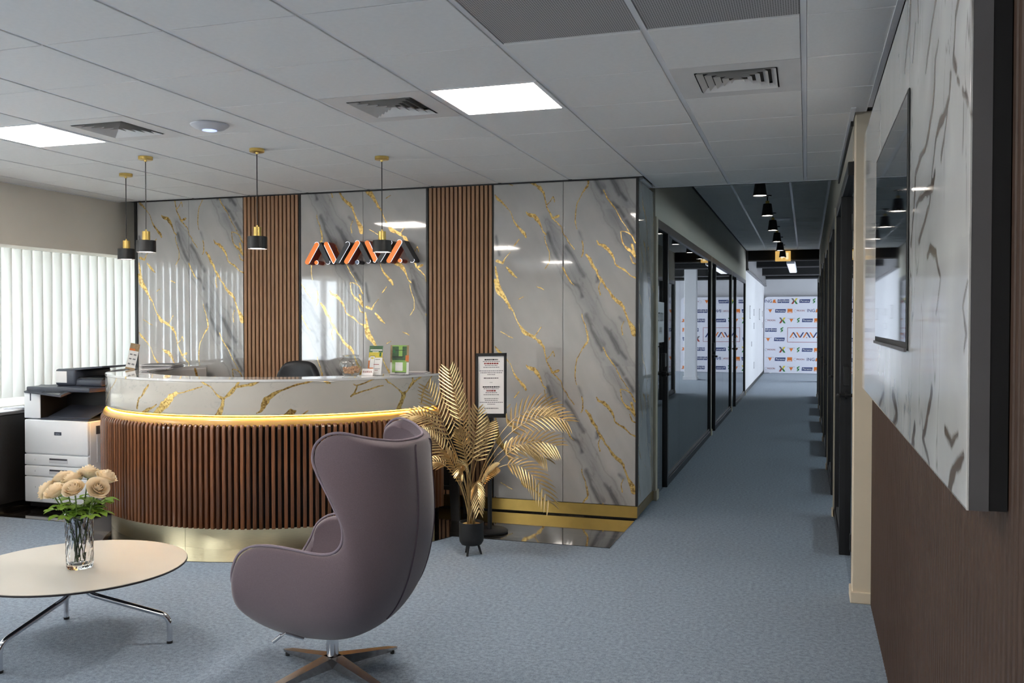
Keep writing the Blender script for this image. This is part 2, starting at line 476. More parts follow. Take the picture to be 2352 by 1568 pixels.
def black_marble():
    m, nt, b = new_mat('black_marble')
    tc = nt.nodes.new('ShaderNodeTexCoord')
    mp = nt.nodes.new('ShaderNodeMapping')
    mp.inputs['Rotation'].default_value = (0, 0, 0.12)
    mp.inputs['Scale'].default_value = (0.35, 1.3, 1)
    no = nt.nodes.new('ShaderNodeTexNoise')
    no.inputs['Scale'].default_value = 1.6
    no.inputs['Detail'].default_value = 5
    no.inputs['Distortion'].default_value = 0.4
    nt.links.new(tc.outputs['Object'], mp.inputs['Vector'])
    nt.links.new(mp.outputs[0], no.inputs['Vector'])
    cr = nt.nodes.new('ShaderNodeValToRGB')
    e = cr.color_ramp.elements
    e[0].position = 0.495
    e[0].color = (0.010, 0.008, 0.007, 1)
    e[1].position = 0.505
    e[1].color = (0.010, 0.008, 0.007, 1)
    mid = cr.color_ramp.elements.new(0.5)
    mid.color = (0.30, 0.25, 0.17, 1)
    nt.links.new(no.outputs['Fac'], cr.inputs[0])
    nt.links.new(cr.outputs[0], b.inputs['Base Color'])
    b.inputs['Roughness'].default_value = 0.06
    b.inputs['Specular IOR Level'].default_value = 0.9
    b.inputs['Coat Weight'].default_value = 1.0
    b.inputs['Coat Roughness'].default_value = 0.03
    return m
M['black_marble'] = black_marble()

def perforated():
    m, nt, b = new_mat('perforated_steel')
    tc = nt.nodes.new('ShaderNodeTexCoord')
    vo = nt.nodes.new('ShaderNodeTexVoronoi')
    vo.inputs['Scale'].default_value = 110
    vo.inputs['Randomness'].default_value = 0.0
    nt.links.new(tc.outputs['Object'], vo.inputs['Vector'])
    cr = nt.nodes.new('ShaderNodeValToRGB')
    cr.color_ramp.elements[0].position = 0.40
    cr.color_ramp.elements[0].color = (0.035, 0.034, 0.036, 1)
    cr.color_ramp.elements[1].position = 0.48
    cr.color_ramp.elements[1].color = (0.50, 0.48, 0.48, 1)
    nt.links.new(vo.outputs['Distance'], cr.inputs[0])
    nt.links.new(cr.outputs[0], b.inputs['Base Color'])
    b.inputs['Roughness'].default_value = 0.5
    return m
M['perforated'] = perforated()

def blind_cloth():
    m, nt, b = new_mat('blind_cloth')
    out = nt.nodes['Material Output']
    b.inputs['Base Color'].default_value = (0.72, 0.72, 0.69, 1)
    b.inputs['Roughness'].default_value = 0.8
    tr = nt.nodes.new('ShaderNodeBsdfTranslucent')
    tr.inputs['Color'].default_value = (0.86, 0.86, 0.80, 1)
    mx = nt.nodes.new('ShaderNodeMixShader')
    mx.inputs[0].default_value = 0.095
    nt.links.new(b.outputs[0], mx.inputs[1])
    nt.links.new(tr.outputs[0], mx.inputs[2])
    nt.links.new(mx.outputs[0], out.inputs['Surface'])
    return m
M['blind'] = blind_cloth()

def leafy(name, c, tcol):
    m, nt, b = new_mat(name)
    out = nt.nodes['Material Output']
    b.inputs['Base Color'].default_value = c
    b.inputs['Roughness'].default_value = 0.5
    tr = nt.nodes.new('ShaderNodeBsdfTranslucent')
    tr.inputs['Color'].default_value = tcol
    mx = nt.nodes.new('ShaderNodeMixShader')
    mx.inputs[0].default_value = 0.3
    nt.links.new(b.outputs[0], mx.inputs[1])
    nt.links.new(tr.outputs[0], mx.inputs[2])
    nt.links.new(mx.outputs[0], out.inputs['Surface'])
    return m
M['petal'] = leafy('rose_petal', (0.95, 0.82, 0.63, 1), (0.98, 0.82, 0.58, 1))
M['leaf'] = leafy('rose_leaf', (0.20, 0.34, 0.05, 1), (0.36, 0.55, 0.07, 1))

M['tile'] = mat('ceiling_mineral_tile', (0.90, 0.88, 0.86, 1), 0.9, var=0.02, vscale=40, bump=0.15, bscale=500)
M['corridor_tile'] = mat('corridor_ceiling_tile', (0.84, 0.84, 0.83, 1), 0.9, var=0.02, vscale=40, bump=0.15, bscale=500)
M['tbar'] = mat('white_steel_runner', (0.88, 0.88, 0.90, 1), 0.35, var=0.03, vscale=3)
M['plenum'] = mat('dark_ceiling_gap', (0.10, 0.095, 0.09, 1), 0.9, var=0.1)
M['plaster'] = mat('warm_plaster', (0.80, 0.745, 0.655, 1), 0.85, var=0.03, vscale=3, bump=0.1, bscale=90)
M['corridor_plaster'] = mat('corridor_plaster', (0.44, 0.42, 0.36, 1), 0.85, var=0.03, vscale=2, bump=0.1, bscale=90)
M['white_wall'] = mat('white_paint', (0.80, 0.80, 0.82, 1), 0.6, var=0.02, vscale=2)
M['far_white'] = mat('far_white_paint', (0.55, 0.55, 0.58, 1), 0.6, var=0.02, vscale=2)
M['cream'] = mat('cream_paint', (0.70, 0.60, 0.46, 1), 0.6, var=0.03, vscale=4)
M['grey_bulkhead'] = mat('grey_bulkhead_paint', (0.16, 0.155, 0.165, 1), 0.8, var=0.05, vscale=3)
M['black_ceiling'] = mat('black_ceiling_paint', (0.012, 0.012, 0.013, 1), 0.85, var=0.2, vscale=3)
M['wood_slat'] = mat('oak_slat', rgb(172, 132, 100), 0.55, var=0.16, vscale=14, stretch=(6, 6, 0.35), rand=0.06, bump=0.1, bscale=120, bstretch=(1, 1, 0.05))
M['wood_panel_slat'] = mat('brown_oak_slat', rgb(64, 45, 33), 0.6, var=0.18, vscale=14, stretch=(6, 6, 0.35), rand=0.05, bump=0.1, bscale=120, bstretch=(1, 1, 0.05))
M['shaded_edge'] = mat('shaded_marble_edge', (0.13, 0.125, 0.13, 1), 0.12, var=0.12, vscale=5)  # shade on the marble panel's end faces put into a dark grey
M['felt'] = mat('black_felt', (0.010, 0.009, 0.009, 1), 0.95, var=0.2, vscale=80)
M['desk_wood'] = mat('stained_hardwood', rgb(122, 78, 50), 0.30, var=0.35, vscale=10, stretch=(5, 5, 0.4), rand=0.36, coat=0.35)
M['desk_ledge'] = mat('pale_wood_ledge', (0.72, 0.40, 0.11, 1), 0.3, var=0.1, vscale=6, coat=0.3)
M['brass_sheet'] = mat('brushed_brass_plinth', (0.78, 0.66, 0.42, 1), 0.28, metal=1.0, var=0.06, vscale=20, stretch=(1, 1, 20))
M['gold_plinth'] = mat('gold_skirting', (0.46, 0.31, 0.09, 1), 0.28, metal=1.0, var=0.06, vscale=12)
M['brass'] = mat('brushed_brass', (0.74, 0.53, 0.17, 1), 0.28, metal=1.0, var=0.08, vscale=30, stretch=(1, 1, 0.1))
M['gold_palm'] = mat('gold_painted_palm', (0.58, 0.42, 0.21, 1), 0.34, metal=1.0, var=0.15, vscale=30)
M['black_metal'] = mat('black_powder_coat', (0.012, 0.012, 0.013, 1), 0.45, var=0.15, vscale=20)
M['black_frame'] = mat('black_aluminium', (0.014, 0.014, 0.016, 1), 0.32, var=0.15, vscale=6)
M['grey_frame'] = mat('grey_aluminium_bead', (0.13, 0.125, 0.13, 1), 0.4, metal=0.4, var=0.1)
M['post'] = mat('pale_post', (0.44, 0.40, 0.31, 1), 0.6, var=0.04)
M['pot_black'] = mat('matt_black_ceramic', (0.010, 0.010, 0.011, 1), 0.6, var=0.15, vscale=30, bump=0.1)
M['chrome'] = mat('polished_chrome', (0.72, 0.72, 0.75, 1), 0.07, metal=1.0, var=0.03)
M['star_metal'] = mat('brushed_star_base', (0.58, 0.53, 0.50, 1), 0.22, metal=1.0, var=0.08, vscale=30)
M['egg_fabric'] = mat('mauve_grey_wool', rgb(113, 99, 105), 0.95, var=0.10, vscale=260, bump=0.35, bscale=700, spec=0.15, sheen=0.35)
M['egg_seam'] = mat('dark_mauve_piping', rgb(98, 86, 96), 0.9, var=0.1, vscale=200, spec=0.15)
M['egg_edge'] = mat('pale_mauve_piping', rgb(138, 126, 136), 0.9, var=0.08, vscale=200, spec=0.15)
M['leather'] = mat('black_leather', (0.018, 0.018, 0.022, 1), 0.38, var=0.15, vscale=50, bump=0.2, bscale=300)
M['table_top'] = mat('cream_laminate', (0.57, 0.535, 0.48, 1), 0.35, var=0.015, vscale=4)
M['table_edge'] = mat('black_table_edge', (0.015, 0.012, 0.016, 1), 0.5, var=0.1)
M['vase_glass'] = mat('textured_glass', (0.96, 0.98, 1.0, 1), 0.02, trans=1.0, ior=1.4, bump=0.6, bscale=60, bstretch=(1, 1, 0.3))
M['jar_glass'] = thin_glass('clear_jar_glass', (0.93, 0.95, 0.95, 1), boost=2.2)
M['acrylic'] = thin_glass('clear_acrylic', (0.985, 0.99, 0.99, 1))
M['pane'] = thin_glass('partition_glass', (0.80, 0.84, 0.84, 1), boost=1.35)
M['window_glass'] = thin_glass('window_glass', (0.96, 0.98, 0.98, 1))
M['stem'] = mat('green_stem', (0.12, 0.20, 0.04, 1), 0.5, var=0.15, vscale=40)
M['printer_white'] = mat('printer_white_plastic', (0.86, 0.87, 0.90, 1), 0.4, var=0.015, vscale=5)
M['printer_dark'] = mat('printer_slate_plastic', (0.055, 0.062, 0.085, 1), 0.35, var=0.08, vscale=15)
M['printer_black'] = mat('printer_black_plastic', (0.012, 0.012, 0.014, 1), 0.4, var=0.1)
M['printer_groove'] = mat('printer_groove', (0.06, 0.06, 0.075, 1), 0.6, var=0.1)
M['black_wood'] = mat('black_ash_veneer', (0.012, 0.011, 0.011, 1), 0.4, var=0.25, vscale=12, stretch=(1, 6, 6))
M['sideboard_top'] = mat('grey_stone_top', (0.13, 0.125, 0.125, 1), 0.3, var=0.1)
M['paper'] = mat('white_paper', (0.88, 0.86, 0.85, 1), 0.7, var=0.02)
M['paper_shade'] = mat('lilac_paper', (0.62, 0.60, 0.70, 1), 0.7, var=0.03)
M['paper_dark'] = mat('brown_card', (0.20, 0.155, 0.12, 1), 0.7, var=0.1)
M['ink'] = mat('black_print', (0.02, 0.02, 0.025, 1), 0.6, var=0.05)
M['ink_grey'] = mat('grey_print', (0.16, 0.16, 0.17, 1), 0.6, var=0.05)
M['ink_red'] = mat('red_print', (0.30, 0.04, 0.03, 1), 0.6, var=0.05)
M['ink_orange'] = mat('orange_print', (0.72, 0.19, 0.03, 1), 0.6, var=0.05)
M['ink_blue'] = mat('navy_print', (0.035, 0.055, 0.17, 1), 0.6, var=0.05)
M['ink_green'] = mat('green_print', (0.03, 0.20, 0.05, 1), 0.6, var=0.05)
M['ink_dgreen'] = mat('dark_green_print', (0.05, 0.13, 0.05, 1), 0.6, var=0.25, vscale=30)
M['ink_lime'] = mat('lime_print', (0.33, 0.56, 0.13, 1), 0.6, var=0.08, vscale=30)
M['ink_yellow'] = mat('yellow_print', (0.70, 0.56, 0.05, 1), 0.6, var=0.08, vscale=30)
M['ink_tan'] = mat('tan_print', (0.36, 0.24, 0.12, 1), 0.6, var=0.3, vscale=60)
M['banner'] = mat('white_banner_fabric', (0.72, 0.72, 0.80, 1), 0.7, var=0.015, vscale=2)
M['sign_orange'] = mat('orange_acrylic', rgb(250, 140, 58), 0.3, var=0.03, emit=rgb(250, 130, 45), estr=0.06)
M['sign_orange_side'] = mat('orange_return', rgb(160, 52, 28), 0.4, var=0.05)
M['sign_dark'] = mat('charcoal_acrylic', (0.035, 0.037, 0.043, 1), 0.35, var=0.06)
M['sign_blue'] = mat('slate_blue_acrylic', (0.20, 0.25, 0.38, 1), 0.35, var=0.05)
M['sign_line'] = emitter('sign_edge_light', (0.85, 0.86, 1.0, 1), 0.15)
M['ap_white'] = mat('white_abs', (0.66, 0.66, 0.70, 1), 0.4, var=0.02)
M['ap_blue'] = emitter('blue_status_ring', (0.35, 0.45, 1.0, 1), 0.2)
M['vent_white'] = mat('white_vent_steel', (0.80, 0.77, 0.75, 1), 0.45, var=0.03)
M['vent_dark'] = mat('vent_throat', (0.02, 0.018, 0.018, 1), 0.8, var=0.1)
M['panel_light'] = emitter('light_panel', (1.0, 0.92, 0.82, 1), PANEL_STRENGTH)
M['pendant_light'] = emitter('pendant_lamp', (1.0, 0.86, 0.76, 1), PENDANT_STRENGTH)
M['corridor_light'] = emitter('corridor_lamp', (1.0, 0.90, 0.78, 1), CORRIDOR_PENDANT)
M['led'] = emitter('warm_led', (1.0, 0.52, 0.10, 1), LED_STRENGTH)
M['exit'] = mat('exit_sign_face', (0.80, 0.55, 0.16, 1), 0.5, var=0.02, emit=(0.9, 0.55, 0.16, 1), estr=0.10)
M['exit_mark'] = mat('exit_sign_pictogram', (0.95, 0.85, 0.55, 1), 0.5, var=0.02, emit=(1.0, 0.85, 0.5, 1), estr=0.12)
M['tube_light'] = emitter('strip_light', (0.95, 0.95, 1.0, 1), 0.12)
M['screen'] = mat('tv_glass', (0.012, 0.012, 0.016, 1), 0.03, var=0.05, spec=0.8, coat=1.0)
M['candy'] = mat('wrapped_candy', (0.62, 0.34, 0.18, 1), 0.4, var=0.5, vscale=90)
M['soil'] = mat('gold_moss', (0.50, 0.33, 0.13, 1), 0.7, var=0.35, vscale=90, bump=0.5, bscale=150)
M['frosted'] = mat('white_film', (0.62, 0.63, 0.66, 1), 0.5, var=0.02)

# ---------------------------------------------------------------- the printed marble
def vnoise(x, y, px, py, seed):
    t = np.random.RandomState(seed).rand(px, py)
    xi = np.floor(x).astype(int)
    yi = np.floor(y).astype(int)
    fx = x - xi
    fy = y - yi
    fx = fx * fx * (3 - 2 * fx)
    fy = fy * fy * (3 - 2 * fy)
    a = t[xi % px, yi % py]
    b = t[(xi + 1) % px, yi % py]
    c = t[xi % px, (yi + 1) % py]
    d = t[(xi + 1) % px, (yi + 1) % py]
    return (a * (1 - fx) + b * fx) * (1 - fy) + (c * (1 - fx) + d * fx) * fy

def fbm(x, y, p, seed, octs=4):
    s = np.zeros_like(x)
    amp = 0.5
    k = 1
    for i in range(octs):
        s += amp * vnoise(x * k, y * k, p * k, p * k, seed + i)
        amp *= 0.5
        k *= 2
    return s / (1 - 0.5 ** octs)

def veins(x, y, lines, soft=0.0015, wmul=None):
    """coverage 0..1 of polylines ((x, y, width) in the units of x, y)"""
    out = np.zeros_like(x)
    for pl in lines:
        for (x0, y0, w0), (x1, y1, w1) in zip(pl[:-1], pl[1:]):
            r = max(w0, w1) + 0.03
            sel = np.where((x > min(x0, x1) - r) & (x < max(x0, x1) + r) & (y > min(y0, y1) - r) & (y < max(y0, y1) + r))[0]
            if len(sel) == 0:
                continue
            px, py = x[sel], y[sel]
            dx, dy = x1 - x0, y1 - y0
            L2 = dx * dx + dy * dy + 1e-12
            t = np.clip(((px - x0) * dx + (py - y0) * dy) / L2, 0, 1)
            d = np.hypot(px - x0 - t * dx, py - y0 - t * dy)
            hw = 0.5 * (w0 + (w1 - w0) * t)
            if wmul is not None:
                hw = hw * wmul[sel]
            hw = np.maximum(hw, soft * 0.8)
            c = np.clip((hw - d) / soft * 0.5 + 0.5, 0, 1)
            out[sel] = np.maximum(out[sel], c)
    return out

GRID_W, GRID_H = 1.22, 1.285
def make_wall_print(nu=330, nv=348):
    U, V = np.meshgrid((np.arange(nu) + 0.5) / nu, (np.arange(nv) + 0.5) / nv, indexing='ij')
    u, v = U.ravel(), V.ravel()
    wu = (fbm(u * 14, v * 14, 14, 1) - 0.5) * 0.022
    wv = (fbm(u * 14, v * 14, 14, 9) - 0.5) * 0.022
    wm = 0.55 + 0.9 * fbm(u * 30, v * 30, 30, 17, 3)
    gold = np.zeros_like(u)
    dark = np.zeros_like(u)
    band = np.zeros_like(u)
    edge = np.zeros_like(u)
    sc_ = lambda L, k=1.0: [[(a * GRID_W, b * GRID_H, w * GRID_W * k) for a, b, w in pl] for pl in L]
    for sh in (-1, 0, 1, 2):
        x, y = (u + wu) * GRID_W, (v + wv + sh) * GRID_H
        gold = np.maximum(gold, veins(x, y, sc_(GOLD, 0.85), 0.0042, wm))
        dark = np.maximum(dark, veins(x, y, sc_(DARK, 1.15), 0.014))
        xb, yb = (u + wu * 2) * GRID_W, (v + wv * 2 + sh) * GRID_H
        band = np.maximum(band, veins(xb, yb, sc_([BAND], 1.0), 0.05))
        big = veins(xb, yb, sc_([BAND], 1.0), 0.008)
        edge = np.maximum(edge, big * (1 - big) * 4)
    al = u * 0.9 + v * 0.42          # streaks run down and to the right
    ac = u * 0.42 * 0 + (u * 0.88 - v * 0.5)
    st = fbm((ac * 26) % 26, (al * 4) % 26, 26, 33, 4)
    cl = fbm(u * 5, v * 5, 5, 41, 4)
    base = np.stack([np.full_like(u, 0.53), np.full_like(u, 0.51), np.full_like(u, 0.49)], 1)
    base *= (0.86 + 0.22 * cl)[:, None] * (0.95 + 0.10 * st)[:, None]
    gcol = np.array([0.27, 0.27, 0.28])
    k = (band * np.clip(0.25 + 0.9 * st, 0, 1) * 0.75)[:, None]
    base = base * (1 - k) + gcol * k
    k = (edge * 0.30)[:, None]
    base = base * (1 - k) + np.array([0.16, 0.14, 0.12]) * k
    fs_ = fbm((ac * 44) % 44, (al * 6) % 44, 44, 57, 4)
    hair = np.clip(1 - np.abs(fs_ - 0.5) / 0.045, 0, 1) * band
    k = (hair * 0.35)[:, None]
    base = base * (1 - k) + np.array([0.12, 0.115, 0.115]) * k
    k = (dark * np.clip(2.2 * fs_ - 0.35, 0, 1) * 0.85)[:, None]
    base = base * (1 - k) + np.array([0.045, 0.045, 0.055]) * k
    out = np.concatenate([base, gold[:, None]], 1)
    return out.reshape(nu, nv, 4)
WALL_PRINT = make_wall_print()

def sample_print(u, v):
    nu, nv, _ = WALL_PRINT.shape
    x = u * nu - 0.5
    y = v * nv - 0.5
    x0 = np.floor(x).astype(int)
    y0 = np.floor(y).astype(int)
    fx = (x - x0)[:, None]
    fy = (y - y0)[:, None]
    g = lambda a, b: WALL_PRINT[np.clip(a, 0, nu - 1), b % nv]
    return (g(x0, y0) * (1 - fx) + g(x0 + 1, y0) * fx) * (1 - fy) + (g(x0, y0 + 1) * (1 - fx) + g(x0 + 1, y0 + 1) * fx) * fy

def grid_slab(name, P, Q, cols, mat_, parent, nu, nv):
    """front grid P (nu*nv, 3), its back border from Q; closed slab with the 'print' attribute"""
    n = nu * nv
    idx = np.arange(n).reshape(nu, nv)
    a = idx[:-1, :-1].ravel()
    b = idx[1:, :-1].ravel()
    c = idx[1:, 1:].ravel()
    d = idx[:-1, 1:].ravel()
    quads = np.stack([a, b, c, d], 1)
    border = np.concatenate([idx[:, 0], idx[-1, 1:], idx[::-1, -1][1:], idx[0, ::-1][1:-1]])
    nb = len(border)
    k = np.arange(nb)
    side = np.stack([border, n + k, n + (k + 1) % nb, np.roll(border, -1)], 1)
    verts = np.concatenate([P, Q[border]], 0)
    faces = np.concatenate([quads, side], 0)
    me = bpy.data.meshes.new(name)
    me.vertices.add(len(verts))
    me.vertices.foreach_set('co', verts.astype(np.float32).ravel())
    me.loops.add(faces.size)
    me.loops.foreach_set('vertex_index', faces.astype(np.int32).ravel())
    me.polygons.add(len(faces))
    me.polygons.foreach_set('loop_start', np.arange(0, faces.size, 4, dtype=np.int32))
    me.polygons.foreach_set('loop_total', np.full(len(faces), 4, dtype=np.int32))
    me.update(calc_edges=True)
    att = me.color_attributes.new('print', 'FLOAT_COLOR', 'POINT')
    cc = np.concatenate([cols, cols[border]], 0).astype(np.float32)
    att.data.foreach_set('color', cc.ravel())
    me.materials.append(mat_)
    sm = np.zeros(len(faces), dtype=bool)
    sm[:len(quads)] = True
    me.polygons.foreach_set('use_smooth', sm)
    me.validate()
    return link(me, name, parent)
# ================================================================ THE SETTING
H = 2.785          # suspended ceiling
HC = 3.20          # higher corridor ceiling
YB = 7.34          # face of the marble wall
XP = -1.31         # glass partition line
XR = 0.25          # right side of the corridor
YF = 30.4          # far end

def struct(o, label, cat):
    return tag(o, label, cat, kind='structure')

struct(MB().box(-7.1, 6.2, -6.2, 30.6, -0.06, 0.0).build('floor', M['carpet']), 'blue grey loop carpet covering the lounge and corridor', 'floor')

# polished black marble around the reception desk
DC = (-4.214, 6.88)
pts = [(-6.95, 5.855)]
for i in range(61):
    a = math.radians(215.4 + (342.6 - 215.4) * i / 60)
    pts.append((DC[0] + 1.77 * math.cos(a), DC[1] + 1.77 * math.sin(a)))
pts += [(-1.325, 6.36), (-1.315, 7.36), (-1.40, 8.2), (-6.95, 8.2)]
struct(MB().extrude(pts, lambda a, b, d: (a, b, d), 0.0, 0.004).build('floor', M['black_marble']),
       'polished black marble floor inlay around the reception desk', 'floor')

wl = struct(MB().box(-7.1, -6.95, -6.2, 8.3, 0, 0.93).box(-7.1, -6.95, -1.65, 0.95, 0.93, 2.3).box(-7.1, -6.95, -6.2, -5.4, 0.93, 2.3).box(-6.95, -6.42, -6.2, 8.3, 2.265, H + 0.02).box(-7.1, -6.95, -6.2, 8.3, 2.3, H + 0.02)
            .build('wall_left', M['plaster']), 'taupe plaster bulkhead and sill wall along the windows', 'wall')
struct(MB().box(-7.1, -1.36, 8.2, 8.3, 0, H + 0.4).build('wall_back_recess', M['plaster']), 'plain wall behind the marble feature wall', 'wall')
struct(MB().box(-7.1, 0.5, -6.3, -6.2, 0, H + 0.2).build('wall_rear', M['plaster']), 'plain plaster wall behind the viewer', 'wall')

# windows behind the vertical blinds, plus unseen bare ones added for more daylight
WLAB = ['first added unseen bare', 'second added unseen bare', 'third added unseen bare', 'first blind covered', 'second blind covered', 'third blind covered', 'fourth blind covered', 'fifth blind covered']
SPANS = [(-5.4 + 1.25 * q, -5.4 + 1.25 * (q + 1)) for q in range(3)] + [(0.95 + 1.45 * q, 0.95 + 1.45 * (q + 1)) for q in range(5)]
for k, (y, y1) in enumerate(SPANS):
    w = thing('window_%d' % (k + 1), (-6.98, (y + y1) / 2, 0.93), WLAB[k] + ' window of the left wall counted from the rear', 'window', kind='structure')
    m_ = MB().box(-7.0, -6.95, y, y + 0.05, 0.93, 2.3).box(-7.0, -6.95, y1 - 0.05, y1, 0.93, 2.3).box(-7.0, -6.95, y, y1, 0.93, 0.99).box(-7.0, -6.95, y, y1, 2.24, 2.3)
    m_.build('window_frame', M['white_wall'], w)
    MB().box(-6.98, -6.975, y + 0.05, y1 - 0.05, 0.99, 2.24).build('window_pane', M['window_glass'], w)

# ---------------------------------------------------------------- marble feature wall
wb = struct(MB().box(-6.235, -1.34, YB + 0.022, YB + 0.16, 0, H).build('wall_back', M['felt']), 'white and gold marble feature wall with two timber slat strips', 'wall')
EDGES = [(-6.205, -5.611, 0.0, 0.5, 2.64), (-5.609, -5.012, 0.5, 1.0, 2.64),
         (-4.398, -3.768, 0.5, 1.0, 2.15), (-3.766, -3.158, 0.0, 0.5, 2.15),
         (-2.538, -1.929, 0.0, 0.5, 2.534), (-1.926, -1.318, 0.5, 1.0, 2.534)]
def wall_panel(x0, x1, u0, u1, za, z0=0.112, z1=H - 0.012):
    nu, nv = int((x1 - x0) / 0.0055) + 1, int((z1 - z0) / 0.0055) + 1
    X, Z = np.meshgrid(np.linspace(x0, x1, nu), np.linspace(z0, z1, nv), indexing='ij')
    X, Z = X.ravel(), Z.ravel()
    u = u0 + (u1 - u0) * (X - x0) / (x1 - x0)
    v = (za - Z) / GRID_H
    cols = sample_print(u, v)
    P = np.stack([X, np.full_like(X, YB), Z], 1)
    Q = P + np.array([0, 0.02, 0])
    o = grid_slab('marble_panel', P, Q, cols, M['marble'], wb, nu, nv)
    return o
for e in EDGES:
    wall_panel(*e)
# return of the wall along the corridor
def side_return():
    y0, y1, z0, z1 = YB + 0.02, 8.2, 0.09, H - 0.012
    nu, nv = 110, 340
    Y, Z = np.meshgrid(np.linspace(y0, y1, nu), np.linspace(z0, z1, nv), indexing='ij')
    Y, Z = Y.ravel(), Z.ravel()
    cols = sample_print((Y - y0) / 1.22, (2.3 - Z) / GRID_H)
    P = np.stack([np.full_like(Y, XP - 0.002), Y, Z], 1)
    grid_slab('marble_panel', P, P - np.array([0.03, 0, 0]), cols, M['marble'], wb, nu, nv)
side_return()
def slats(x0, x1, n, parent, mat_):
    pitch = (x1 - x0) / n
    w = pitch * 0.66
    me = MB().rbox(-w / 2, w / 2, -0.011, 0.011, 0.115, H - 0.012, 0.0015, 1).mesh('slat', mat_)
    for i in range(n):
        o = link(me, 'slat', parent, True)
        o.location = (x0 + pitch * (i + 0.5), YB + 0.004, 0)
slats(-5.006, -4.418, 14, wb, M['wood_slat'])
slats(-3.136, -2.545, 15, wb, M['wood_slat'])
MB().box(-4.415, -4.400, YB - 0.006, YB + 0.02, 0.115, H - 0.005).build('edge_trim', M['black_metal'], wb)
MB().box(-3.155, -3.138, YB - 0.006, YB + 0.02, 0.115, H - 0.005).build('edge_trim', M['black_metal'], wb)
MB().box(-2.545, -2.538, YB - 0.006, YB + 0.02, 0.115, H - 0.005).build('edge_trim', M['black_metal'], wb)
MB().box(-1.318, -1.298, YB - 0.004, YB + 0.02, 0.11, H - 0.005).build('corner_trim', M['black_metal'], wb)
MB().box(-6.235, -6.205, YB - 0.008, YB + 0.02, 0.0, H - 0.003).build('corner_trim', M['black_metal'], wb)
MB().box(-6.235, -1.298, YB - 0.006, YB + 0.02, H - 0.012, H - 0.001).build('top_trim', M['black_metal'], wb)
MB().box(-6.235, -1.302, YB - 0.004, YB + 0.022, 0.016, 0.110).build('gold_skirting', M['gold_plinth'], wb)
MB().box(XP - 0.02, XP + 0.004, YB + 0.02, 8.2, 0.016, 0.09).build('gold_skirting', M['gold_plinth'], wb)
MB().box(-6.235, -1.31, YB - 0.001, YB + 0.02, 0.004, 0.016).build('shadow_gap', M['felt'], wb)

# ---------------------------------------------------------------- suspended ceiling over the lounge
ceil = struct(MB().box(-6.95, 0.5, -6.2, YB + 0.9, H + 0.03, H + 0.06).build('ceiling', M['plenum']), 'white suspended tile ceiling above the lounge', 'ceiling')
PX, PY = 0.615, 0.595
XL = [0.25] + [-0.02 - PX * j for j in range(11)] + [-6.42]
YL = [3.70 + PY * j for j in range(-16, 8)] + [8.0]
TW, TH = PX - 0.028, PY - 0.008
tile_me = MB().rbox(-TW / 2, TW / 2, -TH / 2, TH / 2, 0, 0.014, 0.002, 1).mesh('ceiling_tile', M['tile'])
perf_me = MB().rbox(-TW / 2, TW / 2, -TH / 2, TH / 2, 0.006, 0.014, 0.001, 1).mesh('perforated_tile', M['perforated'])
SPECIAL = {}
LIGHT_CELLS = [(3, 17), (8, 17), (3, 11), (8, 11), (3, 5), (8, 5)]
VENT_CELLS = [(4, 17), (7, 17), (1, 17)]
PERF = [(1, 15), (2, 15)]
for c in LIGHT_CELLS + VENT_CELLS:
    SPECIAL[c] = 1
def cell(i, j):
    return XL[i + 1], XL[i], YL[j], YL[j + 1]
for i in range(len(XL) - 1):
    for j in range(len(YL) - 1):
        if (i, j) in SPECIAL:
            continue
        x0, x1, y0, y1 = cell(i, j)
        if y0 < 5.36 and i == 0:
            x1 = 0.325
        if x0 < -1.3 and y1 > YB:
            y1 = YB
            if y1 - y0 < 0.03:
                continue
        o = link(perf_me if (i, j) in PERF else tile_me, 'ceiling_tile', ceil, True)
        o.location = ((x0 + x1) / 2, (y0 + y1) / 2, H)
        o.scale = ((x1 - x0 - 0.028) / TW, (y1 - y0 - 0.008) / TH, 1)
for x in XL[1:-1]:
    MB().box(x - 0.012, x + 0.012, -6.2, (8.0 if x > -1.3 else YB), H + 0.004, H + 0.02).build('ceiling_runner', M['tbar'], ceil)
MB().box(0.225, 0.250, 5.36, 8.0, H - 0.004, H + 0.02).build('edge_angle', M['tbar'], ceil)
MB().box(0.308, 0.333, -6.2, 5.36, H - 0.004, H + 0.02).build('edge_angle', M['tbar'], ceil)
MB().box(-6.42, -6.40, -6.2, YB, H - 0.004, H + 0.02).build('edge_angle', M['tbar'], ceil)
MB().box(XP, XR, 7.985, 8.0, H - 0.002, HC + 0.1).build('ceiling_step', M['tbar'], ceil)
MB().box(XP - 0.06, XP + 0.02, YB + 0.16, 8.0, H - 0.002, H + 0.02).build('edge_angle', M['tbar'], ceil)

# corridor ceiling
cc = struct(MB().box(XP - 0.1, XR + 0.15, 8.0, 20.95, HC + 0.02, HC + 0.05).build('ceiling', M['plenum']), 'higher grey tile ceiling along the glazed corridor', 'ceiling')
CX = [0.25, -0.19, -0.845, -1.29]
ct_w, ct_h = 0.6, 0.6
ct_me = MB().rbox(-0.3, 0.3, -0.3, 0.3, 0, 0.012, 0.004, 1).mesh('ceiling_tile', M['corridor_tile'])
y = 8.0
while y < 20.8:
    y1 = min(y + 0.6, 20.9)
    for a in range(3):
        x1, x0 = CX[a], CX[a + 1]
        o = link(ct_me, 'ceiling_tile', cc, True)
        o.location = ((x0 + x1) / 2, (y + y1) / 2, HC)
        o.scale = ((x1 - x0 - 0.026) / 0.6, (y1 - y - 0.012) / 0.6, 1)
    y = y1
for x in CX[1:3]:
    MB().box(x - 0.013, x + 0.013, 8.0, 20.9, HC - 0.001, HC + 0.015).build('ceiling_runner', M['tbar'], cc)
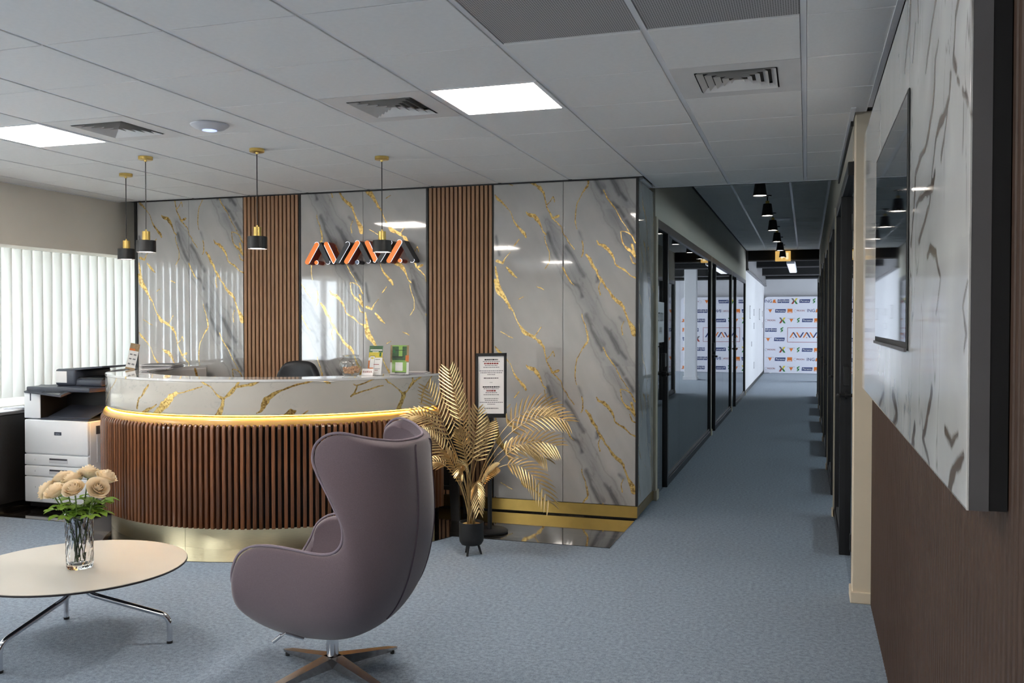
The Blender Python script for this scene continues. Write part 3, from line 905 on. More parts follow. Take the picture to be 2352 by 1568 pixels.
MB().box(0.22, 0.25, 8.0, 20.9, HC - 0.002, HC + 0.015).build('edge_angle', M['tbar'], cc)
MB().box(-1.31, -1.285, 8.0, 20.9, HC - 0.002, HC + 0.015).build('edge_angle', M['black_metal'], cc)

# ---------------------------------------------------------------- right-hand slatted wall and marble TV panel
wr = struct(MB().box(0.372, 0.47, -6.2, 5.60, 0, H + 0.05).build('wall_right', M['felt']), 'brown vertical slat wall on the right side of the lounge', 'wall')
sl_me = MB().rbox(0.354, 0.374, -0.0145, 0.0145, 0.0, H - 0.02, 0.003, 1).mesh('slat', M['wood_panel_slat'])
yy = -0.9
while yy < 5.53:
    o = link(sl_me, 'slat', wr, True)
    o.location = (0, yy, 0)
    yy += 0.043
MB().box(0.356, 0.372, -6.2, -0.93, 0, H - 0.02).build('slat_field', M['wood_panel_slat'], wr)['kind'] = 'stuff'

cl = struct(MB().rbox(0.257, 0.40, 5.55, 5.70, 0.0, H + 0.02, 0.004, 1).build('wall_pier', M['cream']), 'narrow cream pier at the end of the slat wall', 'wall')
MB().rbox(0.246, 0.362, 5.535, 5.72, 0.0, 0.065, 0.004, 1).build('baseboard', M['cream'], cl)

def tv_panel():
    y0, y1, z0, z1 = 1.868, 5.24, 1.256, 2.60
    nu, nv = 640, 256
    Y, Z = np.meshgrid(np.linspace(y0, y1, nu), np.linspace(z0, z1, nv), indexing='ij')
    Y, Z = Y.ravel(), Z.ravel()
    n1 = (fbm(Y * 9, Z * 9, 64, 3) - 0.5) * 0.03
    n2 = (fbm(Y * 9, Z * 9, 64, 5) - 0.5) * 0.03
    wm = 0.6 + 0.8 * fbm(Y * 30, Z * 30, 128, 7, 3)
    ln = [[(a, b, w) for a, b, w in pl] for pl in PANEL_VEINS]
    g = veins(Y + n1, Z + n2, ln, 0.006, wm)
    soft = veins(Y + n1 * 3, Z + n2, [[(a + 0.03, b, w * 6) for a, b, w in pl] for pl in PANEL_VEINS], 0.07)
    st = fbm(Y * 7, (Z + Y * 0.25) * 1.6, 64, 13, 4)
    base = np.ones((len(Y), 3)) * np.array([0.66, 0.655, 0.64])
    base *= (0.86 + 0.2 * st)[:, None]
    kk = (soft * 0.6 * st)[:, None]
    base = base * (1 - kk) + np.array([0.25, 0.25, 0.26]) * kk
    fine = np.clip(1 - np.abs(st - 0.5) / 0.014, 0, 1) * np.clip((fbm(Y * 2, Z * 2, 64, 21) - 0.40) * 6, 0, 1)
    kk = (fine * 0.75)[:, None]
    base = base * (1 - kk) + np.array([0.2, 0.19, 0.18]) * kk
    kk = (g * 0.95)[:, None]
    base = base * (1 - kk) + np.array([0.11, 0.07, 0.04]) * kk
    cols = np.concatenate([base, (g * 0.36)[:, None]], 1)
    P = np.stack([np.full_like(Y, 0.285), Y, Z], 1)
    t = thing('marble_wall_panel', (0.32, 3.55, 1.256), 'long white marble panel with brown veins mounted on the slat wall', 'wall panel')
    grid_slab('marble_face', P, P + np.array([0.004, 0, 0]), cols, M['marble_satin'], t, nu, nv)
    MB().box(0.2885, 0.322, y0, y1, z0, z1).build('core_board', M['shaded_edge'], t)
    MB().box(0.322, 0.353, y0 + 0.001, y1 - 0.001, z0 + 0.001, z1 - 0.001).build('backing_box', M['black_metal'], t)
    tv = thing('television', (0.28, 3.55, 1.53), 'slim black television screen set flat on the marble panel', 'television')
    MB().rbox(0.279, 0.2845, 2.91, 4.20, 1.525, 2.293, 0.002, 1).build('bezel', M['black_metal'], tv)
    MB().box(0.2778, 0.2795, 2.925, 4.185, 1.548, 2.28).build('screen', M['screen'], tv)
    MB().box(0.272, 0.2792, 2.91, 4.20, 1.519, 1.530).build('lower_trim', M['grey_frame'], tv)
tv_panel()

# ---------------------------------------------------------------- glazed partition on the left of the corridor
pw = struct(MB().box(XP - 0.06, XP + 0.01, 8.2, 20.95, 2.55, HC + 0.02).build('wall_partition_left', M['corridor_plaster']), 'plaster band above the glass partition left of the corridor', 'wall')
MB().rbox(XP - 0.06, XP + 0.022, 8.2, 8.30, 0, 2.56, 0.003, 1).build('post', M['post'], pw)
MB().rbox(XP - 0.06, XP + 0.034, 8.19, 8.315, 0, 0.09, 0.003, 1).build('post_base', M['post'], pw)
ORD = ['nearest', 'middle', 'farthest']
def partition(idx, y0, y1, ymul, side, X, seams, label):
    """side +1: room on -X side, corridor at +X"""
    s = side
    t = thing('glass_partition', (X, (y0 + y1) / 2, 0), label, 'partition', 'glazed office fronts along the corridor')
    a, b = (X - 0.05, X + 0.02) if s > 0 else (X - 0.045, X + 0.05)
    bx = lambda ya, yb, za, zb, e=0.0: MB().rbox(a - e, b + e, ya, yb, za, zb, 0.003, 1)
    bx(y0, y1, 2.47, 2.55).build('head_rail', M['black_frame'], t)
    bx(ymul, ymul + 0.07, 0, 2.47, 0.004).build('mullion', M['black_frame'], t)
    bx(y1 - 0.09, y1 - 0.02, 0, 2.47).build('mullion', M['black_frame'], t)
    bx(ymul + 0.07, y1 - 0.09, 0, 0.07).build('bottom_rail', M['black_frame'], t)
    bx(ymul + 0.07, y1 - 0.09, 0.07, 0.10, -0.012).build('glazing_bead', M['grey_frame'], t)
    MB().rbox(X - (0.06 if s > 0 else 0.056), X + (0.022 if s > 0 else 0.06), y1 - 0.02, y1 + 0.035, 0, 2.55, 0.003, 1).build('post', M['post'], t)
    if s > 0:
        MB().rbox(X - 0.06, X + 0.034, y1 - 0.03, y1 + 0.045, 0, 0.09, 0.003, 1).build('post_base', M['post'], t)
    else:
        MB().rbox(X - 0.066, X + 0.06, y1 - 0.02, y1 + 0.045, 0, 0.07, 0.003, 1).build('post_base', M['cream'], t)
    ys = [ymul + 0.07] + seams + [y1 - 0.09]
    for q in range(len(ys) - 1):
        MB().box(X - 0.012, X - 0.002, ys[q] + 0.002, ys[q + 1] - 0.002, 0.07, 2.47).build('pane', M['pane'], t)
    d = MB().box(X - 0.012, X - 0.002, y0 + 0.02, ymul - 0.003, 0.012, 2.465).build('door_leaf', M['pane'], t)
    hx = X + 0.02 if s > 0 else X - 0.02
    # lock case and lever handle
    MB().rbox(X - 0.03, X + 0.016, ymul - 0.10, ymul + 0.015, 1.18, 1.31, 0.004, 1).build('lock_case', M['black_metal'], d)
    MB().tube([(X - 0.07, ymul - 0.05, 1.11), (X + 0.06, ymul - 0.05, 1.11)], 0.012, 8).tube([(X + 0.055, ymul - 0.06, 1.11), (X + 0.055, ymul - 0.19, 1.11)], 0.011, 8) \
        .tube([(X - 0.065, ymul - 0.06, 1.11), (X - 0.065, ymul - 0.19, 1.11)], 0.011, 8) \
        .tube([(X - 0.02, ymul - 0.05, 1.11), (X + 0.02, ymul - 0.05, 1.11)], 0.028, 12).build('handle', M['black_metal'], d, True)
    for hz in (0.25, 2.15):
        MB().rbox(X - 0.02, X + 0.008, y0 + 0.005, y0 + 0.06, hz, hz + 0.10, 0.003, 1).build('hinge', M['black_metal'], d)
    return t, d
t1, studio_door = partition(0, 8.30, 13.22, 8.90, 1, XP, [9.985, 11.888], 'glass office front nearest the marble wall with the studio sign on its door')
partition(1, 13.26, 16.90, 13.78, 1, XP, [15.3], 'middle black framed glass office front on the left of the corridor')
partition(2, 16.94, 20.80, 17.90, 1, XP, [19.2], 'farthest black framed glass office front beside the white wall')
# studio sign film on the first door
sg = MB().box(XP - 0.0015, XP - 0.0005, 8.40, 8.82, 1.42, 1.80).build('sign_film', M['frosted'], studio_door)
me = text_mesh('STUDIO', 0.12, M['ink'], 'sign_text')
o = link(me, 'sign_text', studio_door, True)
o.rotation_euler = (math.pi / 2, 0, math.pi / 2)
o.location = Vector((XP + 0.0005, 8.61, 1.655)) - wloc(studio_door)
o.scale = (0.75, 1.0, 1)
me = text_mesh('AVAVA', 0.09, M['ink'], 'sign_text')
o = link(me, 'sign_text', studio_door, True)
o.rotation_euler = (math.pi / 2, 0, math.pi / 2)
o.location = Vector((XP + 0.0005, 8.61, 1.53)) - wloc(studio_door)
o.scale = (0.6, 1.0, 1)

# ---------------------------------------------------------------- glazed fronts on the right of the corridor
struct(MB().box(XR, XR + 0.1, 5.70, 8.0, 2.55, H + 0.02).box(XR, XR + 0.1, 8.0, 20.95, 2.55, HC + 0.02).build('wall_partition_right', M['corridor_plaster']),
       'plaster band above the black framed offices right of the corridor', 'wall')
struct(MB().box(XR - 0.012, XR + 0.004, 5.70, 8.0, H - 0.035, H - 0.004).build('trim_1', M['black_metal']), 'dark shadow trim where the right wall meets the ceiling', 'trim')
RY = [5.72, 8.02, 10.55, 13.05, 15.6, 18.0, 20.85]
RL = ['beside the cream pier, first of the row', 'second from the cream pier', 'third from the cream pier', 'fourth from the cream pier', 'fifth from the cream pier', 'sixth from the cream pier, next to the white column']
for q in range(6):
    partition(q, RY[q], RY[q + 1] - 0.04, RY[q] + 0.95, -1, XR + 0.02, [], 'black framed office front right of the corridor, ' + RL[q])

# rooms behind the glass
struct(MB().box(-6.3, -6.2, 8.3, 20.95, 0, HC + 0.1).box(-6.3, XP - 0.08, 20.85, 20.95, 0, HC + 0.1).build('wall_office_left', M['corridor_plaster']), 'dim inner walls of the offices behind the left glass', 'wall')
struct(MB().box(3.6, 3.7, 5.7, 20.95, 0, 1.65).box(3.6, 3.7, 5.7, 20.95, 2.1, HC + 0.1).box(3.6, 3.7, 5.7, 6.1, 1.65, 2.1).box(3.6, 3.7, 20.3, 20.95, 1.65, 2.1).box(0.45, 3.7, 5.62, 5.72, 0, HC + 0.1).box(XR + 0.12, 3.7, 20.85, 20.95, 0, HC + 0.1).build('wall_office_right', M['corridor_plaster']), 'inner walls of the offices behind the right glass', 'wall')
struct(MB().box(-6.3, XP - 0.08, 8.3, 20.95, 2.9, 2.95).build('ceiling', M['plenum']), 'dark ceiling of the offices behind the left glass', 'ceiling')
struct(MB().box(XR + 0.12, 3.7, 5.7, 20.95, 2.9, 2.95).build('ceiling', M['tile']), 'ceiling of the offices behind the right glass', 'ceiling')

wo = thing('window_11', (3.65, 13.2, 1.65), 'unseen window band added to the right offices to light the corridor', 'window', kind='structure')  # unseen band, added so that daylight reaches the corridor
mm = MB()
for q in range(8):
    yy = 6.1 + q * 14.2 / 7
    mm.box(3.6, 3.7, yy - 0.04, yy + 0.04, 1.65, 2.1)
mm.build('window_frame', M['white_wall'], wo)
MB().box(3.64, 3.65, 6.1, 20.3, 1.65, 2.1).build('window_pane', M['window_glass'], wo)

# ---------------------------------------------------------------- far room with the press backdrop
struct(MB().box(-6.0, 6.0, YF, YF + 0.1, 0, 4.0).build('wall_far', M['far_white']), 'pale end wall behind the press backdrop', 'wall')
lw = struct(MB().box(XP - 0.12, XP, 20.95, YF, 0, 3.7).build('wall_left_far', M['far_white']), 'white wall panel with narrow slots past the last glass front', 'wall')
for (ys_, za, zb, w_) in ((22.78, 1.70, 2.02, 0.3), (24.48, 1.79, 1.96, 0.2), (27.47, 1.69, 2.01, 0.45), (29.24, 1.80, 1.97, 0.2), (24.52, 1.445, 1.605, 0.15),
                          (29.28, 1.45, 1.62, 0.2), (23.5, 1.015, 1.134, 0.12), (24.57, 0.414, 0.583, 0.15)):
    MB().box(XP, XP + 0.006, ys_ - w_ / 2, ys_ + w_ / 2, za, zb).build('slot_frame', M['ink_grey'], lw)
    MB().box(XP + 0.004, XP + 0.008, ys_ - w_ / 2 + 0.04, ys_ + w_ / 2 - 0.04, za + 0.02, zb - 0.02).build('slot_infill', M['far_white'], lw)
MB().box(XP, XP + 0.012, 20.95, YF, 0, 0.08).build('baseboard', M['black_metal'], lw)
MB().box(XP - 0.01, XP + 0.06, 20.95, YF, 2.80, 3.7).build('bulkhead', M['grey_bulkhead'], lw)
MB().box(XP - 0.01, XP + 0.075, 20.95, YF, 2.77, 2.81).build('bulkhead_trim', M['grey_frame'], lw)
fc = struct(MB().box(XP - 0.1, 6.0, 20.95, YF, 3.62, 3.7).build('ceiling', M['black_ceiling']), 'black painted open ceiling above the far room', 'ceiling')
for (ya, yb, za) in ((20.95, 21.25, 2.965), (24.5, 24.8, 3.02), (27.6, 27.85, 2.97), (29.6, 29.8, 3.05)):
    MB().box(XP + 0.06, 6.0, ya, yb, za + 0.03, 3.65).build('ceiling_beam', M['black_ceiling'], fc)
    MB().box(XP + 0.06, 6.0, ya - 0.01, ya + 0.05, za, za + 0.03).build('beam_flange', M['grey_frame'], fc)
MB().tube([(XP + 0.1, 29.0, 2.98), (6.0, 29.0, 2.98)], 0.05, 8).build('ceiling_pipe', M['black_metal'], fc, True)
struct(MB().box(5.8, 5.9, 20.95, 21.4, 0, 3.7).box(5.8, 5.9, 30.0, YF, 0, 3.7).box(5.8, 5.9, 21.4, 30.0, 0, 0.5).box(5.8, 5.9, 21.4, 30.0, 3.0, 3.7).build('wall_right_far', M['white_wall']), 'window wall of the far room out of sight', 'wall')
wf = thing('window_10', (5.85, 25.7, 0.5), 'large bare window lighting the far room', 'window', kind='structure')
mm = MB()
for q in range(5):
    yy = 21.4 + q * 2.15
    mm.box(5.8, 5.9, yy - 0.04, yy + 0.04, 0.5, 3.0)
mm.build('window_frame', M['white_wall'], wf)
MB().box(5.84, 5.85, 21.4, 30.0, 0.5, 3.0).build('window_pane', M['window_glass'], wf)
struct(MB().box(XR + 0.1, 6.0, 20.90, 20.99, 0, 3.7).build('wall_near_far_room', M['white_wall']), 'white side wall of the far room beside the column', 'wall')
co = struct(MB().rbox(0.33, 0.66, 25.9, 26.22, 0, 3.65, 0.01, 2).build('wall_column', M['white_wall']), 'square white column in the far room', 'column')
MB().rbox(0.30, 0.69, 25.87, 26.25, 0, 0.09, 0.004, 1).build('column_base', M['white_wall'], co)
# ================================================================ CEILING FITTINGS
def light_panel(i, j, label):
    x0, x1, y0, y1 = cell(i, j)
    t = thing('ceiling_light', ((x0 + x1) / 2, (y0 + y1) / 2, H), label, 'ceiling light', 'square light panels in the lounge ceiling')
    e = 0.014
    b = 0.022
    mm = MB()
    for q in ((x0 + e, x1 - e, y0 + 0.003, y0 + b), (x0 + e, x1 - e, y1 - b, y1 - 0.003), (x0 + e, x0 + e + b, y0 + b, y1 - b), (x1 - e - b, x1 - e, y0 + b, y1 - b)):
        mm.box(*q, H - 0.002, H + 0.02)
    mm.build('frame', M['tbar'], t)
    MB().box(x0 + e + b, x1 - e - b, y0 + b, y1 - b, H, H + 0.012).build('diffuser', M['panel_light'], t)
LL = ['square light panel glowing between the vent and the corridor side', 'square light panel glowing at the window side of the ceiling',
      'square light panel behind the viewer on the corridor side', 'square light panel behind the viewer on the window side',
      'square light panel at the rear wall on the corridor side', 'square light panel at the rear wall on the window side']
for c, l in zip(LIGHT_CELLS, LL):
    light_panel(c[0], c[1], l)

def vent(i, j, label):
    x0, x1, y0, y1 = cell(i, j)
    cx, cy = (x0 + x1) / 2 - 0.0, (y0 + y1) / 2
    t = thing('ceiling_vent', (cx, cy, H), label, 'air vent', 'square four way ceiling vents')
    a = 0.188
    mm = MB()
    for q in ((x0 + 0.014, x1 - 0.014, y0 + 0.002, cy - a), (x0 + 0.014, x1 - 0.014, cy + a, y1 - 0.002), (x0 + 0.014, cx - a, cy - a, cy + a), (cx + a, x1 - 0.014, cy - a, cy + a)):
        mm.box(*q, H, H + 0.006)
    mm.build('face_plate', M['vent_white'], t)
    MB().box(cx - a, cx + a, cy - a, cy + a, H + 0.075, H + 0.08).box(cx - a - 0.003, cx - a, cy - a, cy + a, H, H + 0.08).box(cx + a, cx + a + 0.003, cy - a, cy + a, H, H + 0.08) \
        .box(cx - a, cx + a, cy - a - 0.003, cy - a, H, H + 0.08).box(cx - a, cx + a, cy + a, cy + a + 0.003, H, H + 0.08).build('throat', M['vent_dark'], t)
    for q in range(5):
        o_ = a - 0.004 - q * 0.038
        i_ = o_ - 0.024
        if i_ < 0.004:
            i_ = 0.004
        zo, zi = H - 0.004, H + 0.016
        mm = MB()
        for d in (0.0, 0.002):
            C = [(-1, -1), (1, -1), (1, 1), (-1, 1)]
            for k_ in range(4):
                p, r = C[k_], C[(k_ + 1) % 4]
                mm.quad((cx + p[0] * (o_ - d), cy + p[1] * (o_ - d), zo), (cx + r[0] * (o_ - d), cy + r[1] * (o_ - d), zo),
                        (cx + r[0] * (i_ - d), cy + r[1] * (i_ - d), zi), (cx + p[0] * (i_ - d), cy + p[1] * (i_ - d), zi))
        mm.build('louvre', M['vent_white'], t, fix=False)
vent(4, 17, 'square white louvred air vent next to the bright light panel')
vent(7, 17, 'square white louvred air vent between light panel and access point by the windows')
vent(1, 17, 'square white louvred air vent above the corridor entrance')

ap = thing('wireless_access_point', (-3.387, 4.63, H), 'round white dome access point with blue ring on the ceiling', 'access point')
MB().lathe([(0.001, H - 0.038), (0.04, H - 0.037), (0.085, H - 0.027), (0.110, H - 0.010), (0.112, H - 0.003), (0.10, H)], -3.387, 4.63, 40).build('dome', M['ap_white'], ap, True)
MB().lathe([(0.036, H - 0.0395), (0.042, H - 0.0385), (0.042, H - 0.0365), (0.036, H - 0.0365)], -3.387, 4.63, 32).build('status_ring', M['ap_blue'], ap, True)

def pendant(x, y, label):
    t = thing('pendant_lamp', (x, y, 2.107), label, 'pendant lamp', 'brass and black pendants above the desk')
    MB().lathe([(0.05, H), (0.05, H - 0.020), (0.046, H - 0.023), (0.010, H - 0.023), (0.008, H - 0.035)], x, y, 32).build('canopy', M['brass'], t, True)
    MB().tube([(x, y, H - 0.03), (x, y, 2.27)], 0.0032, 8).build('cord', M['black_metal'], t, True)
    MB().lathe([(0.001, 2.268), (0.006, 2.268), (0.006, 2.256), (0.027, 2.255), (0.0275, 2.19), (0.001, 2.19)], x, y, 32).build('cap', M['brass'], t, True)
    MB().lathe([(0.0275, 2.192), (0.064, 2.191), (0.066, 2.189), (0.066, 2.107), (0.063, 2.107), (0.063, 2.183), (0.02, 2.185)], x, y, 40).build('shade', M['black_metal'], t, True)
    MB().lathe([(0.001, 2.113), (0.0625, 2.113), (0.0625, 2.118), (0.001, 2.118)], x, y, 32).build('diffuser', M['pendant_light'], t, True)
pendant(-5.144, 5.959, 'small brass and black pendant hanging in front of the window blinds')
pendant(-4.485, 5.394, 'small brass and black pendant in front of the first marble section')
pendant(-3.563, 5.385, 'small brass and black pendant in front of the first slat strip')
pendant(-2.885, 5.912, 'small brass and black pendant overlapping the illuminated wall sign')

def cone_pendant(x, y, label):
    t = thing('cone_pendant_lamp', (x, y, 2.945), label, 'pendant lamp', 'black cone pendants along the corridor')
    MB().lathe([(0.05, HC), (0.05, HC - 0.012), (0.01, HC - 0.014)], x, y, 24).build('canopy', M['black_metal'], t, True)
    MB().tube([(x, y, HC - 0.01), (x, y, 3.12)], 0.007, 8).build('stem', M['black_metal'], t, True)
    MB().lathe([(0.001, 3.135), (0.022, 3.133), (0.024, 3.095), (0.001, 3.095)], x, y, 24).build('neck', M['brass'], t, True)
    MB().lathe([(0.02, 3.098), (0.048, 3.096), (0.052, 3.09), (0.072, 2.945), (0.069, 2.945), (0.048, 3.088), (0.02, 3.09)], x, y, 32).build('shade', M['black_metal'], t, True)
    MB().lathe([(0.001, 2.952), (0.0685, 2.952), (0.0685, 2.956), (0.001, 2.956)], x, y, 32).build('diffuser', M['corridor_light'], t, True)
for q, y in enumerate((10.0, 11.9, 13.81, 15.75, 17.7, 19.5)):
    cone_pendant(-0.48, y, 'black cone pendant, %s counted from the lounge end of the corridor' % ('first second third fourth fifth sixth'.split()[q]))
sp = thing('ceiling_speaker', (-0.40, 14.6, HC), 'flat round ceiling disc among the corridor pendants', 'ceiling speaker')
MB().lathe([(0.16, HC), (0.16, HC - 0.012), (0.15, HC - 0.016), (0.001, HC - 0.016)], -0.40, 14.6, 36).build('rim', M['ap_white'], sp, True)
MB().lathe([(0.14, HC - 0.0155), (0.14, HC - 0.019), (0.001, HC - 0.020)], -0.40, 14.6, 36).build('grille', M['vent_white'], sp, True)

ex = thing('exit_sign', (-0.51, 20.9, 3.2), 'lit amber exit sign box hanging at the end of the corridor', 'exit sign')
MB().rbox(-0.67, -0.345, 20.86, 20.93, 2.955, 3.175, 0.004, 1).build('housing', M['exit'], ex)
MB().box(-0.655, -0.36, 20.855, 20.86, 2.97, 3.16).build('face', M['exit'], ex)
mm = MB().box(-0.45, -0.39, 20.852, 20.856, 2.99, 3.14).box(-0.56, -0.48, 20.852, 20.856, 3.06, 3.08).box(-0.54, -0.515, 20.852, 20.856, 3.0, 3.07).box(-0.535, -0.505, 20.852, 20.856, 3.09, 3.13)
mm.build('pictogram', M['exit_mark'], ex)
MB().tube([(-0.51, 20.895, 3.17), (-0.51, 20.895, 3.21)], 0.012, 8).build('hanger', M['black_metal'], ex)
st = thing('strip_light', (-0.30, 25.2, 2.98), 'long white strip light fixed under the black far ceiling', 'strip light')
MB().rbox(-0.47, -0.27, 22.6, 26.6, 3.00, 3.06, 0.01, 1).build('body', M['ap_white'], st)
MB().box(-0.45, -0.29, 22.62, 26.58, 2.994, 3.0).build('tube', M['tube_light'], st)
MB().tube([(-0.37, 23.2, 3.06), (-0.37, 23.2, 3.62)], 0.008, 6).build('hanger', M['black_metal'], st)
MB().tube([(-0.37, 26.0, 3.06), (-0.37, 26.0, 3.62)], 0.008, 6).build('hanger', M['black_metal'], st)

# ================================================================ VERTICAL BLINDS
def blind(y0, y1, label):
    t = thing('vertical_blind', (-6.72, (y0 + y1) / 2, 2.31), label, 'blind')
    MB().rbox(-6.75, -6.69, y0, y1, 2.285, 2.32, 0.004, 1).build('head_rail', M['ap_white'], t)
    n = int((y1 - y0) / 0.1146)
    ns = 6
    for q in range(n):
        y = y0 + 0.06 + q * 0.1146
        a0 = math.radians(10 + rng.uniform(-2, 2))
        a1 = a0 + math.radians(rng.uniform(-7, 7))
        sway = rng.uniform(-0.02, 0.02)
        vs = []
        for k_ in range(ns + 1):
            f_ = k_ / ns
            z = 2.275 - (2.275 - 0.94) * f_
            a = a0 + (a1 - a0) * f_
            for g in range(5):
                u = (g / 4 - 0.5)
                w = u * 0.137
                bow = 0.005 * (1 - 4 * u * u)
                vs.append((-6.72 + w * math.sin(a) + bow, y + w * math.cos(a) - sway * f_ * f_, z))
        fs = [(k_ * 5 + g, k_ * 5 + g + 1, k_ * 5 + g + 6, k_ * 5 + g + 5) for k_ in range(ns) for g in range(4)]
        o = MB().add(vs, fs).build('slat', M['blind'], t, True, fix=False)
        MB().rbox(-6.726, -6.712, y - 0.012, y + 0.012, 2.262, 2.288, 0.003, 1).build('carrier', M['ap_white'], o)
blind(3.46, 8.12, 'white vertical blind drawn across the windows beside the marble wall')
blind(0.97, 2.5, 'white vertical blind drawn across the windows behind the viewer')

# ================================================================ RECEPTION DESK
DX, DY = DC
A0, A1 = 163.2, 351.0
R_PL, R_W, R_M, R_IN = 1.434, 1.508, 1.470, 1.16
Z_WB, Z_WT, Z_MB, Z_T = 0.160, 0.93, 0.955, 1.207
desk = thing('reception_desk', (DX, DY, 0), 'curved reception desk of dark wooden slats, white marble counter and glowing ledge', 'reception desk')
MB().arc(DX, DY, R_PL - 0.03, R_PL, 0.004, Z_WB + 0.02, A0, 270, 60).build('plinth_sheet', M['brass_sheet'], desk, True)
MB().arc(DX, DY, R_PL - 0.03, R_PL, 0.004, Z_WB + 0.02, 270.1, A1, 60).build('plinth_sheet', M['brass_sheet'], desk, True)
MB().arc(DX, DY, R_IN + 0.02, R_W - 0.036, Z_WB, 0.90, A0, A1, 96).build('carcass', M['felt'], desk, True)
# slats with rounded tops
sw = 0.0120
prof = [(R_W - 0.04, Z_WB), (R_W - 0.004, Z_WB), (R_W, Z_WB + 0.006), (R_W, 0.855)]
for q in range(1, 7):
    a = math.radians(15 * q)
    prof.append((R_W - 0.042 + 0.042 * math.cos(a), 0.855 + 0.042 * math.sin(a)))
prof.append((R_W - 0.06, 0.897))
prof.append((R_W - 0.06, 0.870))
prof.append((R_W - 0.04, 0.870))
def slat_mesh():
    n = len(prof)
    vs = []
    for r, z in prof:
        c = 0.003
        vs += [(r - c, -sw, z), (r, -sw + c, z), (r, sw - c, z), (r - c, sw, z)]
    fs = []
    for i in range(n):
        j = (i + 1) % n
        for k_ in range(3):
            fs.append((i * 4 + k_, i * 4 + k_ + 1, j * 4 + k_ + 1, j * 4 + k_))
    fs.append(tuple(i * 4 for i in range(n)))
    fs.append(tuple(i * 4 + 3 for i in range(n - 1, -1, -1)))
    return MB().add(vs, fs).mesh('slat', M['desk_wood'], True)
sm_ = slat_mesh()
n_sl = 115
for i in range(n_sl):
    o = link(sm_, 'slat', desk, True)
    o.rotation_euler = (0, 0, math.radians(A0 + 0.4 + (A1 - A0 - 0.8) * i / (n_sl - 1)))
# continuous rounded ledge above the slats and the warm strip under the counter
mm = MB()
rp = [(R_W - 0.066, 0.872), (R_W - 0.034, 0.872), (R_W - 0.022, 0.882), (R_W - 0.020, 0.900), (R_W - 0.024, 0.914), (R_W - 0.034, 0.927), (R_W - 0.048, 0.936), (R_W - 0.060, 0.939), (R_W - 0.10, 0.940), (R_W - 0.10, 0.872)]
nn = 110
vs = []
for i in range(nn + 1):
    a = math.radians(A0 + (A1 - A0) * i / nn)
    vs += [(DX + r * math.cos(a), DY + r * math.sin(a), z) for r, z in rp]
fs = []
m_ = len(rp)
for i in range(nn):
    for k_ in range(m_):
        fs.append((i * m_ + k_, (i + 1) * m_ + k_, (i + 1) * m_ + (k_ + 1) % m_, i * m_ + (k_ + 1) % m_))
fs += [tuple(range(m_)), tuple(nn * m_ + k_ for k_ in range(m_ - 1, -1, -1))]
mm.add(vs, fs).build('ledge', M['desk_ledge'], desk, True)
MB().arc(DX, DY, R_M - 0.040, R_M - 0.006, 0.9540, 0.9549, A0 + 1, A1 - 1, 96).build('light_strip', M['led'], desk, True)
